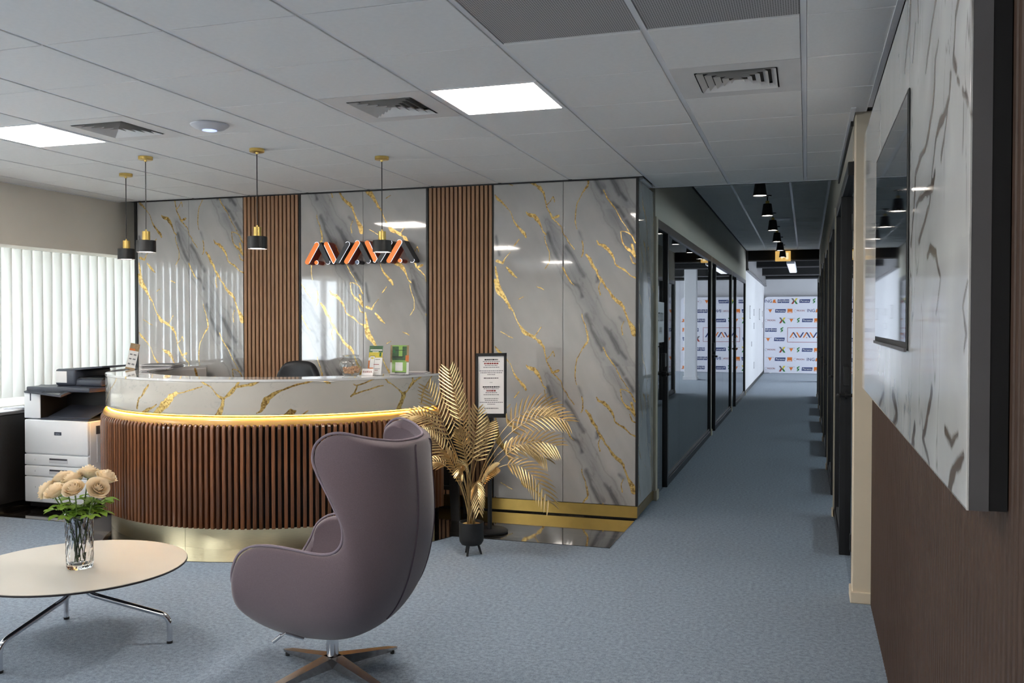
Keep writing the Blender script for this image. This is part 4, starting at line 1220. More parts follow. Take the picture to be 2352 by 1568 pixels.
# marble counter face, printed
def desk_face():
    nu, nv = 640, 34
    T, Z = np.meshgrid(np.linspace(A0, A1, nu), np.linspace(Z_MB, Z_T - 0.016, nv), indexing='ij')
    T, Z = T.ravel(), Z.ravel()
    S = np.radians(T) * R_M
    n1 = (fbm(S * 12, Z * 12, 128, 3) - 0.5) * 0.02
    n2 = (fbm(S * 12, Z * 12, 128, 5) - 0.5) * 0.02
    wm = 0.6 + 0.8 * fbm(S * 40, Z * 40, 256, 7, 3)
    lines = [[(math.radians(a) * R_M, b, w) for a, b, w in pl] for pl in DESK_VEINS]
    g = veins(S + n1, Z + n2, lines, 0.005, wm)
    st = fbm((S * 3 + Z * 5), (Z * 9 - S * 1.5) + 40, 128, 23, 4)
    cl_ = fbm(S * 2.5, Z * 2.5, 64, 29, 4)
    base = np.ones((len(S), 3)) * np.array([0.54, 0.51, 0.46]) * (0.80 + 0.28 * cl_)[:, None]
    fine = np.clip(1 - np.abs(st - 0.5) / 0.012, 0, 1)
    kk = (fine * 0.35 * np.clip((cl_ - 0.4) * 5, 0, 1))[:, None]
    base = base * (1 - kk) + np.array([0.25, 0.24, 0.24]) * kk
    cols = np.concatenate([base, g[:, None]], 1)
    ct, s_ = np.cos(np.radians(T)), np.sin(np.radians(T))
    P = np.stack([DX + R_M * ct, DY + R_M * s_, Z], 1)
    Q = np.stack([DX + (R_M - 0.02) * ct, DY + (R_M - 0.02) * s_, Z], 1)
    grid_slab('marble_front', P, Q, cols, M['marble'], desk, nu, nv)
    # top and inner cladding
    nu, nv = 420, 46
    T, Rr = np.meshgrid(np.linspace(A0, A1, nu), np.linspace(R_IN, R_M + 0.002, nv), indexing='ij')
    T, Rr = T.ravel(), Rr.ravel()
    S = np.radians(T) * Rr
    cl_ = fbm(S * 2.5, Rr * 2.5, 64, 31, 4)
    base = np.ones((len(S), 3)) * np.array([0.74, 0.73, 0.72]) * (0.85 + 0.2 * cl_)[:, None]
    g = veins(np.radians(T) * R_M + (cl_ - 0.5) * 0.05, Rr, [[(a + 0.12 * i, R_IN - 0.05 + 0.1 * i, 0.012) for i in range(5)] for a in (3.1, 3.9, 4.8, 5.3, 5.9)], 0.006)
    cols = np.concatenate([base, g[:, None] * 0.9], 1)
    P = np.stack([DX + Rr * np.cos(np.radians(T)), DY + Rr * np.sin(np.radians(T)), np.full_like(Rr, Z_T)], 1)
    grid_slab('counter_top', P, P - np.array([0, 0, 0.016]), cols, M['marble'], desk, nu, nv)
    nu, nv = 300, 24
    T, Z = np.meshgrid(np.linspace(A0, A1, nu), np.linspace(0.70, Z_T - 0.017, nv), indexing='ij')
    T, Z = T.ravel(), Z.ravel()
    S = np.radians(T) * R_IN
    cl_ = fbm(S * 2.5, Z * 2.5, 64, 35, 4)
    g = veins(S + (cl_ - 0.5) * 0.06, Z, [[(a + 0.05 * i, 0.7 + 0.12 * i, 0.025) for i in range(5)] for a in (3.0, 3.25, 4.1, 4.9, 5.5, 6.0)], 0.006)
    base = np.ones((len(S), 3)) * np.array([0.72, 0.70, 0.68]) * (0.80 + 0.28 * cl_)[:, None]
    cols = np.concatenate([base, g[:, None]], 1)
    ct, s_ = np.cos(np.radians(T)), np.sin(np.radians(T))
    P = np.stack([DX + R_IN * ct, DY + R_IN * s_, Z], 1)
    Q = np.stack([DX + (R_IN + 0.02) * ct, DY + (R_IN + 0.02) * s_, Z], 1)
    grid_slab('marble_inner_face', P, Q, cols, M['marble'], desk, nu, nv)
    MB().arc(DX, DY, R_IN + 0.02, R_M - 0.024, 0.945, Z_T - 0.017, A0, A1 - 0.05, 80).build('counter_core', M['grey_bulkhead'], desk, True)
desk_face()
a = math.radians(A1)
def radial(r, d, z):
    return (DX + r * math.cos(a) - d * math.sin(a), DY + r * math.sin(a) + d * math.cos(a), z)
MB().extrude([(R_IN, 0.955), (R_M + 0.001, 0.955), (R_M + 0.001, Z_T), (R_IN, Z_T)], lambda r, z, d: radial(r, d, z), 0.0, 0.018).build('end_panel', M['ap_white'], desk)
MB().extrude([(R_IN, Z_WB), (R_W, Z_WB), (R_W, 0.90), (R_IN, 0.943)], lambda r, z, d: radial(r, d, z), 0.0, 0.02).build('end_panel', M['desk_wood'], desk)
MB().arc(DX, DY, 0.62, R_IN, 0.715, 0.74, A0 + 8, A1 - 4, 80).build('inner_worktop', M['black_wood'], desk, True)

# ================================================================ ILLUMINATED WALL SIGN
sign = thing('wall_sign', (-3.74, YB, 2.23), 'illuminated orange and charcoal AVAVA letter sign on the marble wall', 'sign')
S_Y0, S_Y1 = 7.225, 7.335
def sg_pt(x, y, d):
    # sign drawing units -> wall plane
    X = -4.376 + (x / 2352.0) * 1.273
    u = x / 2352.0
    ztop, zbot = 2.431 - 0.040 * u, 2.040 - 0.021 * u
    return (X, d, ztop + (zbot - ztop) * y / 784.0)
def stadium(c0, c1, hw, n=10):
    c0, c1 = Vector(c0), Vector(c1)
    d = (c1 - c0).normalized()
    p = Vector((-d.y, d.x))
    out = []
    for i in range(n + 1):
        an = math.pi * i / n
        out.append(c1 + (p * math.cos(an) + d * math.sin(an)) * hw)
    for i in range(n + 1):
        an = math.pi * i / n
        out.append(c0 + (-p * math.cos(an) - d * math.sin(an)) * hw)
    return out
def clip(poly, p0, nrm):
    """keep the side where (p - p0).nrm >= 0"""
    p0, nrm = Vector(p0), Vector(nrm)
    out = []
    m = len(poly)
    for i in range(m):
        A_, B_ = poly[i], poly[(i + 1) % m]
        da, db = (A_ - p0).dot(nrm), (B_ - p0).dot(nrm)
        if da >= 0:
            out.append(A_)
        if (da < 0) != (db < 0):
            t = da / (da - db)
            out.append(A_ + (B_ - A_) * t)
    return out
def letter(poly, face, side, lined):
    mm = MB()
    n = len(poly)
    mm.extrude([(p.x, p.y) for p in poly], sg_pt, S_Y0, S_Y1, 1)
    o = mm.build('letter_stroke', [face, side], sign)
    o.data.polygons[0].material_index = 0
    for p in o.data.polygons:
        p.material_index = 0 if abs(p.normal.y) > 0.9 else 1
    if lined:
        c = sum(poly, Vector((0, 0))) / n
        ring = MB()
        for i in range(n):
            A_, B_ = poly[i], poly[(i + 1) % n]
            if (A_.x + B_.x) / 2 < c.x - 4 and not lined == 'all':
                continue
            ring.tube([sg_pt(A_.x, A_.y, S_Y0 - 0.001), sg_pt(B_.x, B_.y, S_Y0 - 0.001)], 0.0022, 6)
        ring.build('edge_light', M['sign_line'], o)
    return o
hw = 43
OR = [((205, 563), (385, 245)), ((560, 238), (712, 552)), ((930, 552), (1130, 215)), ((1305, 215), (1452, 528)), ((1690, 535), (1880, 200))]
DK = [((425, 225), (590, 560)), ((952, 235), (765, 556)), ((1160, 220), (1325, 540)), ((1708, 210), (1512, 538)), ((1918, 195), (2097, 527))]
for q in range(5):
    po = stadium(OR[q][0], OR[q][1], hw)
    pd = stadium(DK[q][0], DK[q][1], hw - 3)
    if q in (0, 2, 4):   # A: the dark stroke stops at the orange one
        d = (Vector(OR[q][1]) - Vector(OR[q][0])).normalized()
        nrm = Vector((-d.y, d.x))
        if nrm.x < 0:
            nrm = -nrm
        pd = clip(pd, Vector(OR[q][0]) + nrm * hw, nrm)
        po = po
    else:                # V: the orange stroke stops at the dark one
        d = (Vector(DK[q][1]) - Vector(DK[q][0])).normalized()
        nrm = Vector((-d.y, d.x))
        if nrm.x > 0:
            nrm = -nrm
        po = clip(po, Vector(DK[q][0]) + nrm * (hw - 3), nrm)
    letter(po, M['sign_orange'], M['sign_orange_side'], True)
    letter(pd, M['sign_dark'], M['sign_dark'], True)
for (x, y), f1, f2 in (((375, 570), 'sign_orange', 'sign_orange_side'), ((1120, 563), 'sign_blue', 'sign_dark'), ((1885, 535), 'sign_orange', 'sign_orange_side')):
    poly = [Vector((x + 37 * math.cos(2 * math.pi * k_ / 20), y + 37 * math.sin(2 * math.pi * k_ / 20))) for k_ in range(20)]
    letter(poly, M[f1], M[f2], True)

# ================================================================ LOUNGE CHAIR
EGG = (-2.05, 3.68, 0.0)
egg = thing('egg_lounge_chair', EGG, 'mauve grey wool egg shaped swivel lounge chair facing the windows', 'armchair')
EP = [(.34, .36), (.335, .33), (.32, .295), (.29, .262), (.24, .222), (.17, .198), (.10, .188), (.02, .186), (-.08, .193), (-.16, .213), (-.235, .25), (-.298, .30), (-.355, .378),
      (-.396, .47), (-.424, .57), (-.441, .66), (-.450, .75), (-.451, .83), (-.448, .90), (-.444, .96), (-.440, 1.0), (-.437, 1.03), (-.434, 1.05), (-.432, 1.065), (-.430, 1.075), (-.428, 1.083), (-.426, 1.088)]
EQ = [(.34, 0, .36), (.352, .14, .385), (.338, .26, .44), (.308, .325, .52), (.272, .337, .60), (.21, .343, .645), (.128, .347, .66), (.038, .352, .66), (-.072, .357, .65), (-.15, .36, .647),
      (-.205, .36, .658), (-.238, .36, .69), (-.248, .36, .732), (-.24, .36, .785), (-.215, .36, .83), (-.181, .36, .893), (-.137, .358, .966), (-.109, .352, 1.02), (-.101, .342, 1.06),
      (-.112, .333, 1.10), (-.15, .322, 1.133), (-.195, .31, 1.145), (-.24, .293, 1.14), (-.294, .262, 1.125), (-.344, .208, 1.11), (-.392, .125, 1.098), (-.418, 0, 1.098)]
def cr(pts, t):
    n = len(pts) - 1
    i = min(int(t), n - 1)
    f_ = t - i
    p0, p1, p2, p3 = pts[max(i - 1, 0)], pts[i], pts[i + 1], pts[min(i + 2, n)]
    return tuple(0.5 * (2 * b + (c - a) * f_ + (2 * a - 5 * b + 4 * c - d) * f_ ** 2 + (3 * b - a - 3 * c + d) * f_ ** 3) for a, b, c, d in zip(p0, p1, p2, p3))
NC, NR = 79, 17
def egg_pt(ti, tau, sgn, inset=0.0):
    P = cr(EP, ti)
    Q = cr(EQ, ti)
    a = tau * math.pi / 2
    k_ = 1 - math.cos(a) ** 1.15
    y = Q[1] * math.sin(a) ** 0.82 if tau > 0 else 0.0
    # a little belly between the rim and the spine
    bul = 0.035 * math.sin(math.pi * tau) * min(1.0, Q[1] / 0.3)
    return Vector((-(P[0] + (Q[0] - P[0]) * k_), -sgn * (y + bul), P[1] + (Q[2] - P[1]) * k_))
mm = MB()
bm = bmesh.new()
grid = {}
for i in range(NC):
    ti = i * 26.0 / (NC - 1)
    for j in range(-NR, NR + 1):
        if j == 0:
            p = egg_pt(ti, 0, 1)
        else:
            p = egg_pt(ti, abs(j) / NR, 1 if j > 0 else -1)
        grid[i, j] = bm.verts.new(p)
for i in range(NC - 1):
    for j in range(-NR, NR):
        bm.faces.new((grid[i, j], grid[i + 1, j], grid[i + 1, j + 1], grid[i, j + 1]))
bmesh.ops.remove_doubles(bm, verts=list(bm.verts), dist=0.003)
bmesh.ops.recalc_face_normals(bm, faces=list(bm.faces))
# outward check
cen = Vector((0.1, 0, 0.6))
bm.faces.ensure_lookup_table()
sgn_ = sum((f.calc_center_median() - cen).dot(f.normal) for f in bm.faces)
if sgn_ < 0:
    bmesh.ops.reverse_faces(bm, faces=list(bm.faces))
me = bpy.data.meshes.new('shell')
bm.to_mesh(me)
bm.free()
me.materials.append(M['egg_fabric'])
me.polygons.foreach_set('use_smooth', [True] * len(me.polygons))
shell = link(me, 'shell', egg, True)
so = shell.modifiers.new('thickness', 'SOLIDIFY')
so.thickness = 0.05
so.offset = -1
ss = shell.modifiers.new('smooth', 'SUBSURF')
ss.levels = 1
ss.render_levels = 1
for sgn in (1, -1):
    pass
rim = []
for i in range(0, 157):
    ti = i * 26.0 / 156
    rim.append(egg_pt(ti, 1.0, 1))
rim2 = [egg_pt(26.0 - i * 26.0 / 156, 1.0, -1) for i in range(1, 156)]
path = rim + rim2 + [rim[0]]
o = MB().tube([p + Vector((0, 0, 0.002)) for p in path], 0.006, 8, False).build('edge_piping', M['egg_edge'], egg, True)
o.location = (0, 0, 0)
for sgn in (1, -1):
    pth = [egg_pt(ti * 0.25, 0.055 if sgn > 0 else 0.30, sgn) for ti in range(int(11.0 * 4), int(24.0 * 4))]
    o = MB().tube(pth, 0.0042, 6).build('back_seam', M['egg_seam'], shell, True)
    o.location = (0, 0, 0)
# seat and back cushions
def cushion(name, cx, cz, lx, ly, lz, tilt):
    bm = bmesh.new()
    bmesh.ops.create_uvsphere(bm, u_segments=28, v_segments=16, radius=1)
    for v in bm.verts:
        c = v.co
        c.x = math.copysign(abs(c.x) ** 0.6, c.x) * lx
        c.y = math.copysign(abs(c.y) ** 0.6, c.y) * ly
        c.z = c.z * lz
    bmesh.ops.rotate(bm, cent=(0, 0, 0), matrix=Matrix.Rotation(tilt, 3, 'Y'), verts=list(bm.verts))
    bmesh.ops.translate(bm, vec=(cx, 0, cz), verts=list(bm.verts))
    me = bpy.data.meshes.new(name)
    bm.to_mesh(me)
    bm.free()
    me.materials.append(M['egg_fabric'])
    me.polygons.foreach_set('use_smooth', [True] * len(me.polygons))
    return link(me, name, egg, True)
cushion('seat_cushion', -0.06, 0.40, 0.25, 0.265, 0.062, math.radians(-6))
# column, star base, lever
def eb(mb, name, mat_, smooth=True, par=None):
    o = mb.build(name, mat_, par or egg, smooth)
    o.location = (0, 0, 0)
    return o
eb(MB().lathe([(0.027, 0.22), (0.0275, 0.075), (0.0, 0.07)], 0, 0, 28), 'column', M['chrome'])
eb(MB().lathe([(0.03, 0.205), (0.06, 0.202), (0.06, 0.190), (0.03, 0.188)], 0, 0, 28), 'swivel_plate', M['black_metal'])
for q in range(4):
    an = math.radians(66 + 90 * q)
    d = Vector((math.cos(an), math.sin(an), 0))
    p = Vector((-d.y, d.x, 0))
    L = 0.385
    secs = [(0.0, 0.030, 0.088, 0.030), (0.03, 0.030, 0.088, 0.030), (L * 0.9, 0.020, 0.034, 0.012), (L, 0.004, 0.026, 0.014)]
    vs = []
    for (s_, hw_, zt, zb) in secs:
        c = d * s_
        vs += [c + p * hw_ + Vector((0, 0, zt)), c - p * hw_ + Vector((0, 0, zt)), c - p * (hw_ * 0.35) + Vector((0, 0, zb)), c + p * (hw_ * 0.35) + Vector((0, 0, zb))]
    fs = [(0, 1, 2, 3), (12, 15, 14, 13)]
    for i in range(3):
        for k_ in range(4):
            fs.append((i * 4 + k_, i * 4 + 4 + k_, i * 4 + 4 + (k_ + 1) % 4, i * 4 + (k_ + 1) % 4))
    lg = eb(MB().add(vs, fs), 'leg', M['star_metal'], False)
    c = d * (L - 0.03)
    eb(MB().lathe([(0.009, 0.016), (0.011, 0.012), (0.010, 0.0)], c.x, c.y, 12), 'glide', M['black_metal'], True, lg)
eb(MB().tube([(-0.02, -0.22, 0.235), (-0.07, -0.285, 0.275), (-0.088, -0.295, 0.262)], 0.006, 8)
   .tube([(-0.085, -0.292, 0.266), (-0.118, -0.305, 0.238)], 0.008, 10), 'tilt_lever', M['chrome'])

# ================================================================ COFFEE TABLE
TX, TY, TZ = -3.456, 3.638, 0.40
tab = thing('coffee_table', (TX, TY, 0), 'round cream coffee table on three bent chrome legs', 'coffee table')
MB().lathe([(0.0005, TZ - 0.003), (0.50, TZ - 0.003), (0.517, TZ - 0.003), (0.517, TZ), (0.0005, TZ)], TX, TY, 96).build('table_top', M['table_top'], tab, True)
MB().lathe([(0.0005, TZ - 0.0125), (0.514, TZ - 0.0125), (0.519, TZ - 0.0095), (0.519, TZ - 0.003), (0.0005, TZ - 0.003)], TX, TY, 96).build('edge_band', M['table_edge'], tab, True)
MB().lathe([(0.11, TZ - 0.0125), (0.11, TZ - 0.018), (0.02, TZ - 0.018)], TX, TY, 32).build('mounting_plate', M['chrome'], tab, True)
def smooth_path(ctrl, n=8):
    """polyline with rounded corners"""
    out = [Vector(ctrl[0][0])]
    for i in range(1, len(ctrl) - 1):
        p, r = Vector(ctrl[i][0]), ctrl[i][1]
        a_, b_ = Vector(ctrl[i - 1][0]), Vector(ctrl[i + 1][0])
        u, v = (a_ - p).normalized() * r, (b_ - p).normalized() * r
        for k_ in range(n + 1):
            t = k_ / n
            out.append((p + u) * (1 - t) ** 2 + p * 2 * t * (1 - t) + (p + v) * t ** 2)
    out.append(Vector(ctrl[-1][0]))
    return out
for fx, fy in ((-3.031, 3.793), (-3.511, 3.225), (-3.809, 3.93)):
    d = Vector((fx - TX, fy - TY, 0))
    L = d.length
    d.normalize()
    C_ = lambda s_, z: (TX + d.x * s_, TY + d.y * s_, z)
    pth = smooth_path([(C_(0.024, TZ - 0.018), 0), (C_(0.024, 0.262), 0.07), (C_(L, 0.135), 0.05), (C_(L, 0.003), 0)])
    lg = MB().tube(pth, 0.0135, 14).build('leg', M['chrome'], tab, True)
    MB().lathe([(0.0145, 0.012), (0.0145, 0.0), (0.001, 0.0)], fx, fy, 14).build('foot_cap', M['black_metal'], lg, True)

# ================================================================ VASE AND ROSES
VX, VY = -3.404, 3.60
vase = thing('glass_vase', (VX, VY, TZ), 'clear textured cylindrical glass vase on the coffee table', 'vase')
wob = lambda an, z: 1.0 + 0.020 * math.sin(an * 9 + z * 60) + 0.016 * math.sin(an * 17 - z * 85)
zs = [TZ + 0.0005 + 0.265 * i / 24 for i in range(25)]
pr = [(0.001, TZ + 0.0005), (0.056, TZ + 0.0005)] + [(0.061 + 0.004 * (z - TZ) / 0.26, z) for z in zs[1:]] + [(0.058, zs[-1]), (0.056, zs[-2])] + [(0.055, z) for z in zs[-3:3:-1]] + [(0.050, TZ + 0.022), (0.001, TZ + 0.02)]
MB().lathe(pr, VX, VY, 72, wob=wob).build('glass_body', M['vase_glass'], vase, True)
MB().lathe([(0.061, zs[-1] - 0.006), (0.0665, zs[-1] - 0.004), (0.0665, zs[-1] + 0.001), (0.058, zs[-1] + 0.001)], VX, VY, 60).build('rim', M['jar_glass'], vase, True)

def petal(mb, base, axis, x, y, an0, half, rk, hk, flare, close, r):
    """one cupped petal of a rose: part of a bulging shell round the axis, its rim rolled outwards"""
    nu_, nv_ = 9, 7
    vs = []
    ruf = rng.uniform(0, 6.28)
    for i in range(nv_):
        v = i / (nv_ - 1)
        for j in range(nu_):
            u = (j / (nu_ - 1) - 0.5) * 2
            an = an0 + u * half * (0.5 + 0.5 * math.sin(min(1.0, v * 1.15) * math.pi * 0.55 + 0.2))
            rr = rk * (0.15 + 0.85 * math.sin(min(1.0, v * 1.3) * math.pi / 2)) * (1 - close * v * v)
            rr += flare * v ** 4 + 0.06 * rk * u + 0.02 * math.sin(3 * u + ruf) * v * v
            z = hk * (v - 0.20 * v * u * u) - flare * 0.8 * max(0.0, v - 0.7) / 0.3 * (1 - 0.4 * u * u) + 0.02 * math.sin(4 * u + ruf) * v
            vs.append(base + (x * math.cos(an) + y * math.sin(an)) * (rr * r) + axis * (z * r))
    fs = [(i * nu_ + j, i * nu_ + j + 1, i * nu_ + nu_ + j + 1, i * nu_ + nu_ + j) for i in range(nv_ - 1) for j in range(nu_ - 1)]
    mb.add(vs, fs)
def rose(head, axis, label, r=0.04):
    head = Vector(head)
    axis = Vector(axis).normalized()
    t = thing('rose', (VX, VY, TZ + 0.03), label, 'flower', 'cream roses in the glass vase')
    x = axis.orthogonal().normalized()
    y = axis.cross(x)
    mb = MB()
    # petals per layer, shell radius, height, outward flare
    rings = [(2, 0.15, 1.24, 0.0, 0.75), (3, 0.28, 1.24, 0.02, 0.45), (3, 0.40, 1.19, 0.06, 0.22), (4, 0.52, 1.12, 0.10, 0.08), (5, 0.63, 1.04, 0.13, 0.0), (5, 0.73, 0.95, 0.16, 0.0), (5, 0.82, 0.82, 0.19, 0.0)]
    ph = rng.uniform(0, 6.28)
    for k_, (n, rk, hk, fl, clo) in enumerate(rings):
        ph += 0.9
        for i in range(n):
            petal(mb, head - axis * (r * 0.62), axis, x, y, ph + 2 * math.pi * i / n + rng.uniform(-0.1, 0.1), math.pi / n * 1.35, rk * rng.uniform(0.95, 1.05), hk * rng.uniform(0.96, 1.04), fl, clo, r)
    mb.build('bloom', M['petal'], t, True, fix=False)
    base = Vector((VX + rng.uniform(-0.03, 0.03), VY + rng.uniform(-0.03, 0.03), TZ + 0.03))
    neck = Vector((VX, VY, TZ + 0.25)) + (head - Vector((VX, VY, head.z))) * 0.32
    p_end = head - axis * r * 0.55
    pth = []
    for i in range(13):
        q_ = i / 12
        pth.append(base * (1 - q_) ** 3 + (base * 0.4 + neck * 0.6) * 3 * q_ * (1 - q_) ** 2 + neck * 3 * q_ * q_ * (1 - q_) + p_end * q_ ** 3)
    MB().tube(pth, 0.0032, 7).build('stem', M['stem'], t, True)
    cal = MB()
    for i in range(5):
        an = 2 * math.pi * i / 5
        out = x * math.cos(an) + y * math.sin(an)
        side = axis.cross(out)
        b_ = p_end
        cal.add([b_ - side * 0.006, b_ + side * 0.006, b_ + out * 0.03 + axis * 0.004, b_ + out * 0.016 + axis * 0.002 + side * 0.004], [(0, 1, 3), (0, 3, 2)])
    cal.build('calyx', M['leaf'], t, True, fix=False)
    # leaves with three leaflets
    for i in range(5):
        an = rng.uniform(0, 6.28)
        k0 = pth[8 + i % 3]
        d = Vector((math.cos(an), math.sin(an), rng.uniform(-0.15, 0.35))).normalized()
        lm = MB()
        tip = k0 + d * 0.05
        lm.tube([k0, tip], 0.0015, 5)
        for (off, ang) in ((0.0, 0.0), (-0.012, 1.0), (-0.012, -1.0)):
            c0 = tip + d * off
            dd = Matrix.Rotation(ang, 3, 'Z') @ d
            sd = dd.cross(Vector((0, 0, 1))).normalized()
            nrm = sd.cross(dd)
            L = 0.056
            vs = []
            for (f_, w_) in ((0.0, 0.001), (0.25, 0.016), (0.5, 0.021), (0.75, 0.014), (1.0, 0.0008)):
                c = c0 + dd * (L * f_) - Vector((0, 0, 0.018 * f_ * f_))
                vs += [c - sd * w_ + nrm * 0.003 * w_ / 0.017, c - nrm * 0.002, c + sd * w_ + nrm * 0.003 * w_ / 0.017]
            fs = []
            for a_ in range(4):
                fs += [(a_ * 3, a_ * 3 + 1, a_ * 3 + 4, a_ * 3 + 3), (a_ * 3 + 1, a_ * 3 + 2, a_ * 3 + 5, a_ * 3 + 4)]
            lm.add(vs, fs)
        lm.build('leaf', M['leaf'], t, True, fix=False)
VC = Vector((VX, VY, 0))
ROSES = [((-3.570, 3.56, 0.780), (-0.75, -0.5, 0.5), 'cream rose drooping out farthest toward the printer side'),
         ((-3.462, 3.50, 0.792), (-0.25, -0.5, 0.75), 'front cream rose above the left half of the vase'),
         ((-3.345, 3.50, 0.812), (0.15, -0.55, 0.75), 'front cream rose above the right half of the vase'),
         ((-3.250, 3.56, 0.812), (0.75, -0.45, 0.55), 'cream rose at the desk side edge of the bouquet'),
         ((-3.520, 3.62, 0.835), (-0.45, 0.1, 0.85), 'cream rose behind the drooping one'),
         ((-3.400, 3.66, 0.865), (0.0, 0.15, 1.0), 'topmost cream rose of the bouquet'),
         ((-3.290, 3.66, 0.845), (0.4, 0.2, 0.9), 'cream rose behind the desk side edge'),
         ((-3.445, 3.60, 0.838), (-0.15, -0.2, 1.0), 'cream rose in the middle of the bouquet')]
for hd, ax, lb in ROSES:
    rose(hd, ax, lb, 0.055)
# ================================================================ GOLD PALM
PXp, PYp = -2.203, 5.90
palm = thing('potted_palm', (PXp, PYp, 0), 'gold painted artificial palm in a matt black footed pot', 'potted palm')
pot = MB().lathe([(0.001, 0.066), (0.045, 0.066), (0.070, 0.074), (0.083, 0.095), (0.086, 0.12), (0.086, 0.228), (0.080, 0.228), (0.079, 0.205), (0.001, 0.203)], PXp, PYp, 40).build('pot', M['pot_black'], palm, True)
MB().lathe([(0.0785, 0.206), (0.06, 0.214), (0.03, 0.217), (0.001, 0.218)], PXp, PYp, 24, wob=lambda an, z: 1 + 0.02 * math.sin(5 * an)).build('moss', M['soil'], palm, True)
for an in (265, 25, 145):
    a = math.radians(an)
    c, s_ = math.cos(a), math.sin(a)
    MB().tube([(PXp + 0.045 * c, PYp + 0.045 * s_, 0.075), (PXp + 0.068 * c, PYp + 0.068 * s_, 0.0)], [0.009, 0.007], 10).build('leg', M['pot_black'], palm, True)

def frond(tip, arch, start, ll, droop, tw=0.0):
    """tip: offset from the pot; arch: control height; leaflets from 'start' to the tip"""
    p0 = Vector((PXp + rng.uniform(-0.03, 0.03), PYp + rng.uniform(-0.03, 0.03), 0.21))
    p3 = Vector((PXp + tip[0], PYp + tip[1], tip[2]))
    p1 = p0 + Vector((tip[0] * 0.12, tip[1] * 0.12, (arch - 0.21) * 0.65))
    p2 = Vector((PXp + tip[0] * 0.62, PYp + tip[1] * 0.62, arch))
    B = lambda t: p0 * (1 - t) ** 3 + p1 * 3 * t * (1 - t) ** 2 + p2 * 3 * t * t * (1 - t) + p3 * t ** 3
    pts = [B(i / 20) for i in range(21)]
    mb = MB()
    mb.tube(pts, [0.0045 - 0.0035 * i / 20 for i in range(21)], 6)
    n = 13
    for i in range(n):
        t = start + (1 - start) * i / (n - 1)
        c = B(t)
        d = (B(min(t + 0.01, 1.0)) - B(max(t - 0.01, 0))).normalized()
        side = d.cross(Vector((0, 0, 1)))
        side = side.normalized() if side.length > 0.05 else Vector((1, 0, 0))
        side = Matrix.Rotation(tw, 3, d) @ side
        upv = side.cross(d).normalized()
        f_ = i / (n - 1)
        L = ll * (0.55 + 0.75 * math.sin(math.pi * (0.12 + 0.80 * f_))) * 0.85
        for sg in (-1, 1):
            fw = 0.75 + 0.6 * f_
            dir_ = (side * sg + d * fw + upv * 0.22).normalized()
            wv = dir_.cross(upv).normalized()
            vs = []
            for (q, w) in ((0.0, 0.002), (0.2, 0.0066), (0.55, 0.0062), (0.85, 0.0038), (1.0, 0.0004)):
                cc_ = c + dir_ * (L * q) - Vector((0, 0, 1)) * (droop * L * q * q) + d * (0.10 * L * q * q)
                vs += [cc_ - wv * w + upv * w * 0.5, cc_, cc_ + wv * w + upv * w * 0.5]
            fs = []
            for a_ in range(4):
                fs += [(a_ * 3, a_ * 3 + 1, a_ * 3 + 4, a_ * 3 + 3), (a_ * 3 + 1, a_ * 3 + 2, a_ * 3 + 5, a_ * 3 + 4)]
            mb.add(vs, fs)
    mb.build('frond', M['gold_palm'], palm, True, fix=False)
FR = [((-0.17, 0.02, 1.27), 1.02, 0.60, 0.12, 0.10, -1.3), ((-0.31, -0.03, 1.14), 0.86, 0.58, 0.13, 0.1, -1.1), ((-0.47, -0.05, 0.93), 1.05, 0.58, 0.12, 0.3, -0.9),
      ((-0.37, 0.05, 0.83), 0.76, 0.55, 0.12, 0.3, -1.0), ((-0.36, -0.06, 0.58), 0.74, 0.58, 0.10, 0.4, -0.8), ((0.67, 0.00, 0.95), 1.06, 0.55, 0.14, 0.25, 0.95),
      ((0.56, 0.08, 1.02), 1.10, 0.55, 0.14, 0.2, 1.15), ((0.61, -0.06, 0.79), 0.88, 0.52, 0.15, 0.2, 1.1), ((0.50, 0.10, 0.68), 0.92, 0.55, 0.12, 0.3, 0.9),
      ((0.58, -0.10, 0.43), 0.84, 0.58, 0.13, 0.25, 0.9), ((0.05, 0.0, 1.00), 0.80, 0.50, 0.11, 0.15, 1.4), ((-0.06, -0.10, 0.86), 0.75, 0.50, 0.10, 0.2, -1.3),
      ((0.10, 0.09, 0.90), 0.78, 0.50, 0.10, 0.25, 1.2), ((-0.03, -0.16, 0.60), 0.72, 0.5, 0.08, 0.4, -1.0), ((0.10, -0.12, 0.34), 0.66, 0.58, 0.07, 0.4, 0.5),
      ((-0.15, -0.10, 0.72), 0.60, 0.50, 0.09, 0.3, -1.0), ((0.20, -0.05, 0.62), 0.58, 0.55, 0.08, 0.3, 1.0), ((-0.10, 0.05, 1.08), 0.85, 0.55, 0.10, 0.15, -1.2)]
for fr in FR:
    frond(*fr)

# ================================================================ STANDING NOTICE
NX, NY = -2.30, 6.56
nt_ = thing('notice_stand', (NX, NY, 0), 'black framed paper notice on a tall pole stand behind the palm', 'sign stand')
MB().lathe([(0.001, 0.005), (0.135, 0.005), (0.140, 0.010), (0.140, 0.020), (0.130, 0.027), (0.001, 0.030)], NX, NY, 48).build('base', M['black_metal'], nt_, True)
MB().tube([(NX, NY, 0.02), (NX, NY, 0.92)], 0.017, 14).build('pole', M['black_metal'], nt_, True)
NR_ = math.radians(-7)
hold = bpy.data.objects.new('notice_frame', None)
COL.objects.link(hold)
bpy.data.objects.remove(hold)
def npt(a_, b_, c_):
    """notice plane: a_ across, b_ up, c_ towards the viewer"""
    x = a_ * math.cos(0.10)
    y = a_ * math.sin(0.10)
    # slight lean
    return (NX + 0.022 + x + 0.0 * b_, NY - 0.02 + y - c_ + 0.0 * b_, 1.13 + b_ + a_ * 0.02)
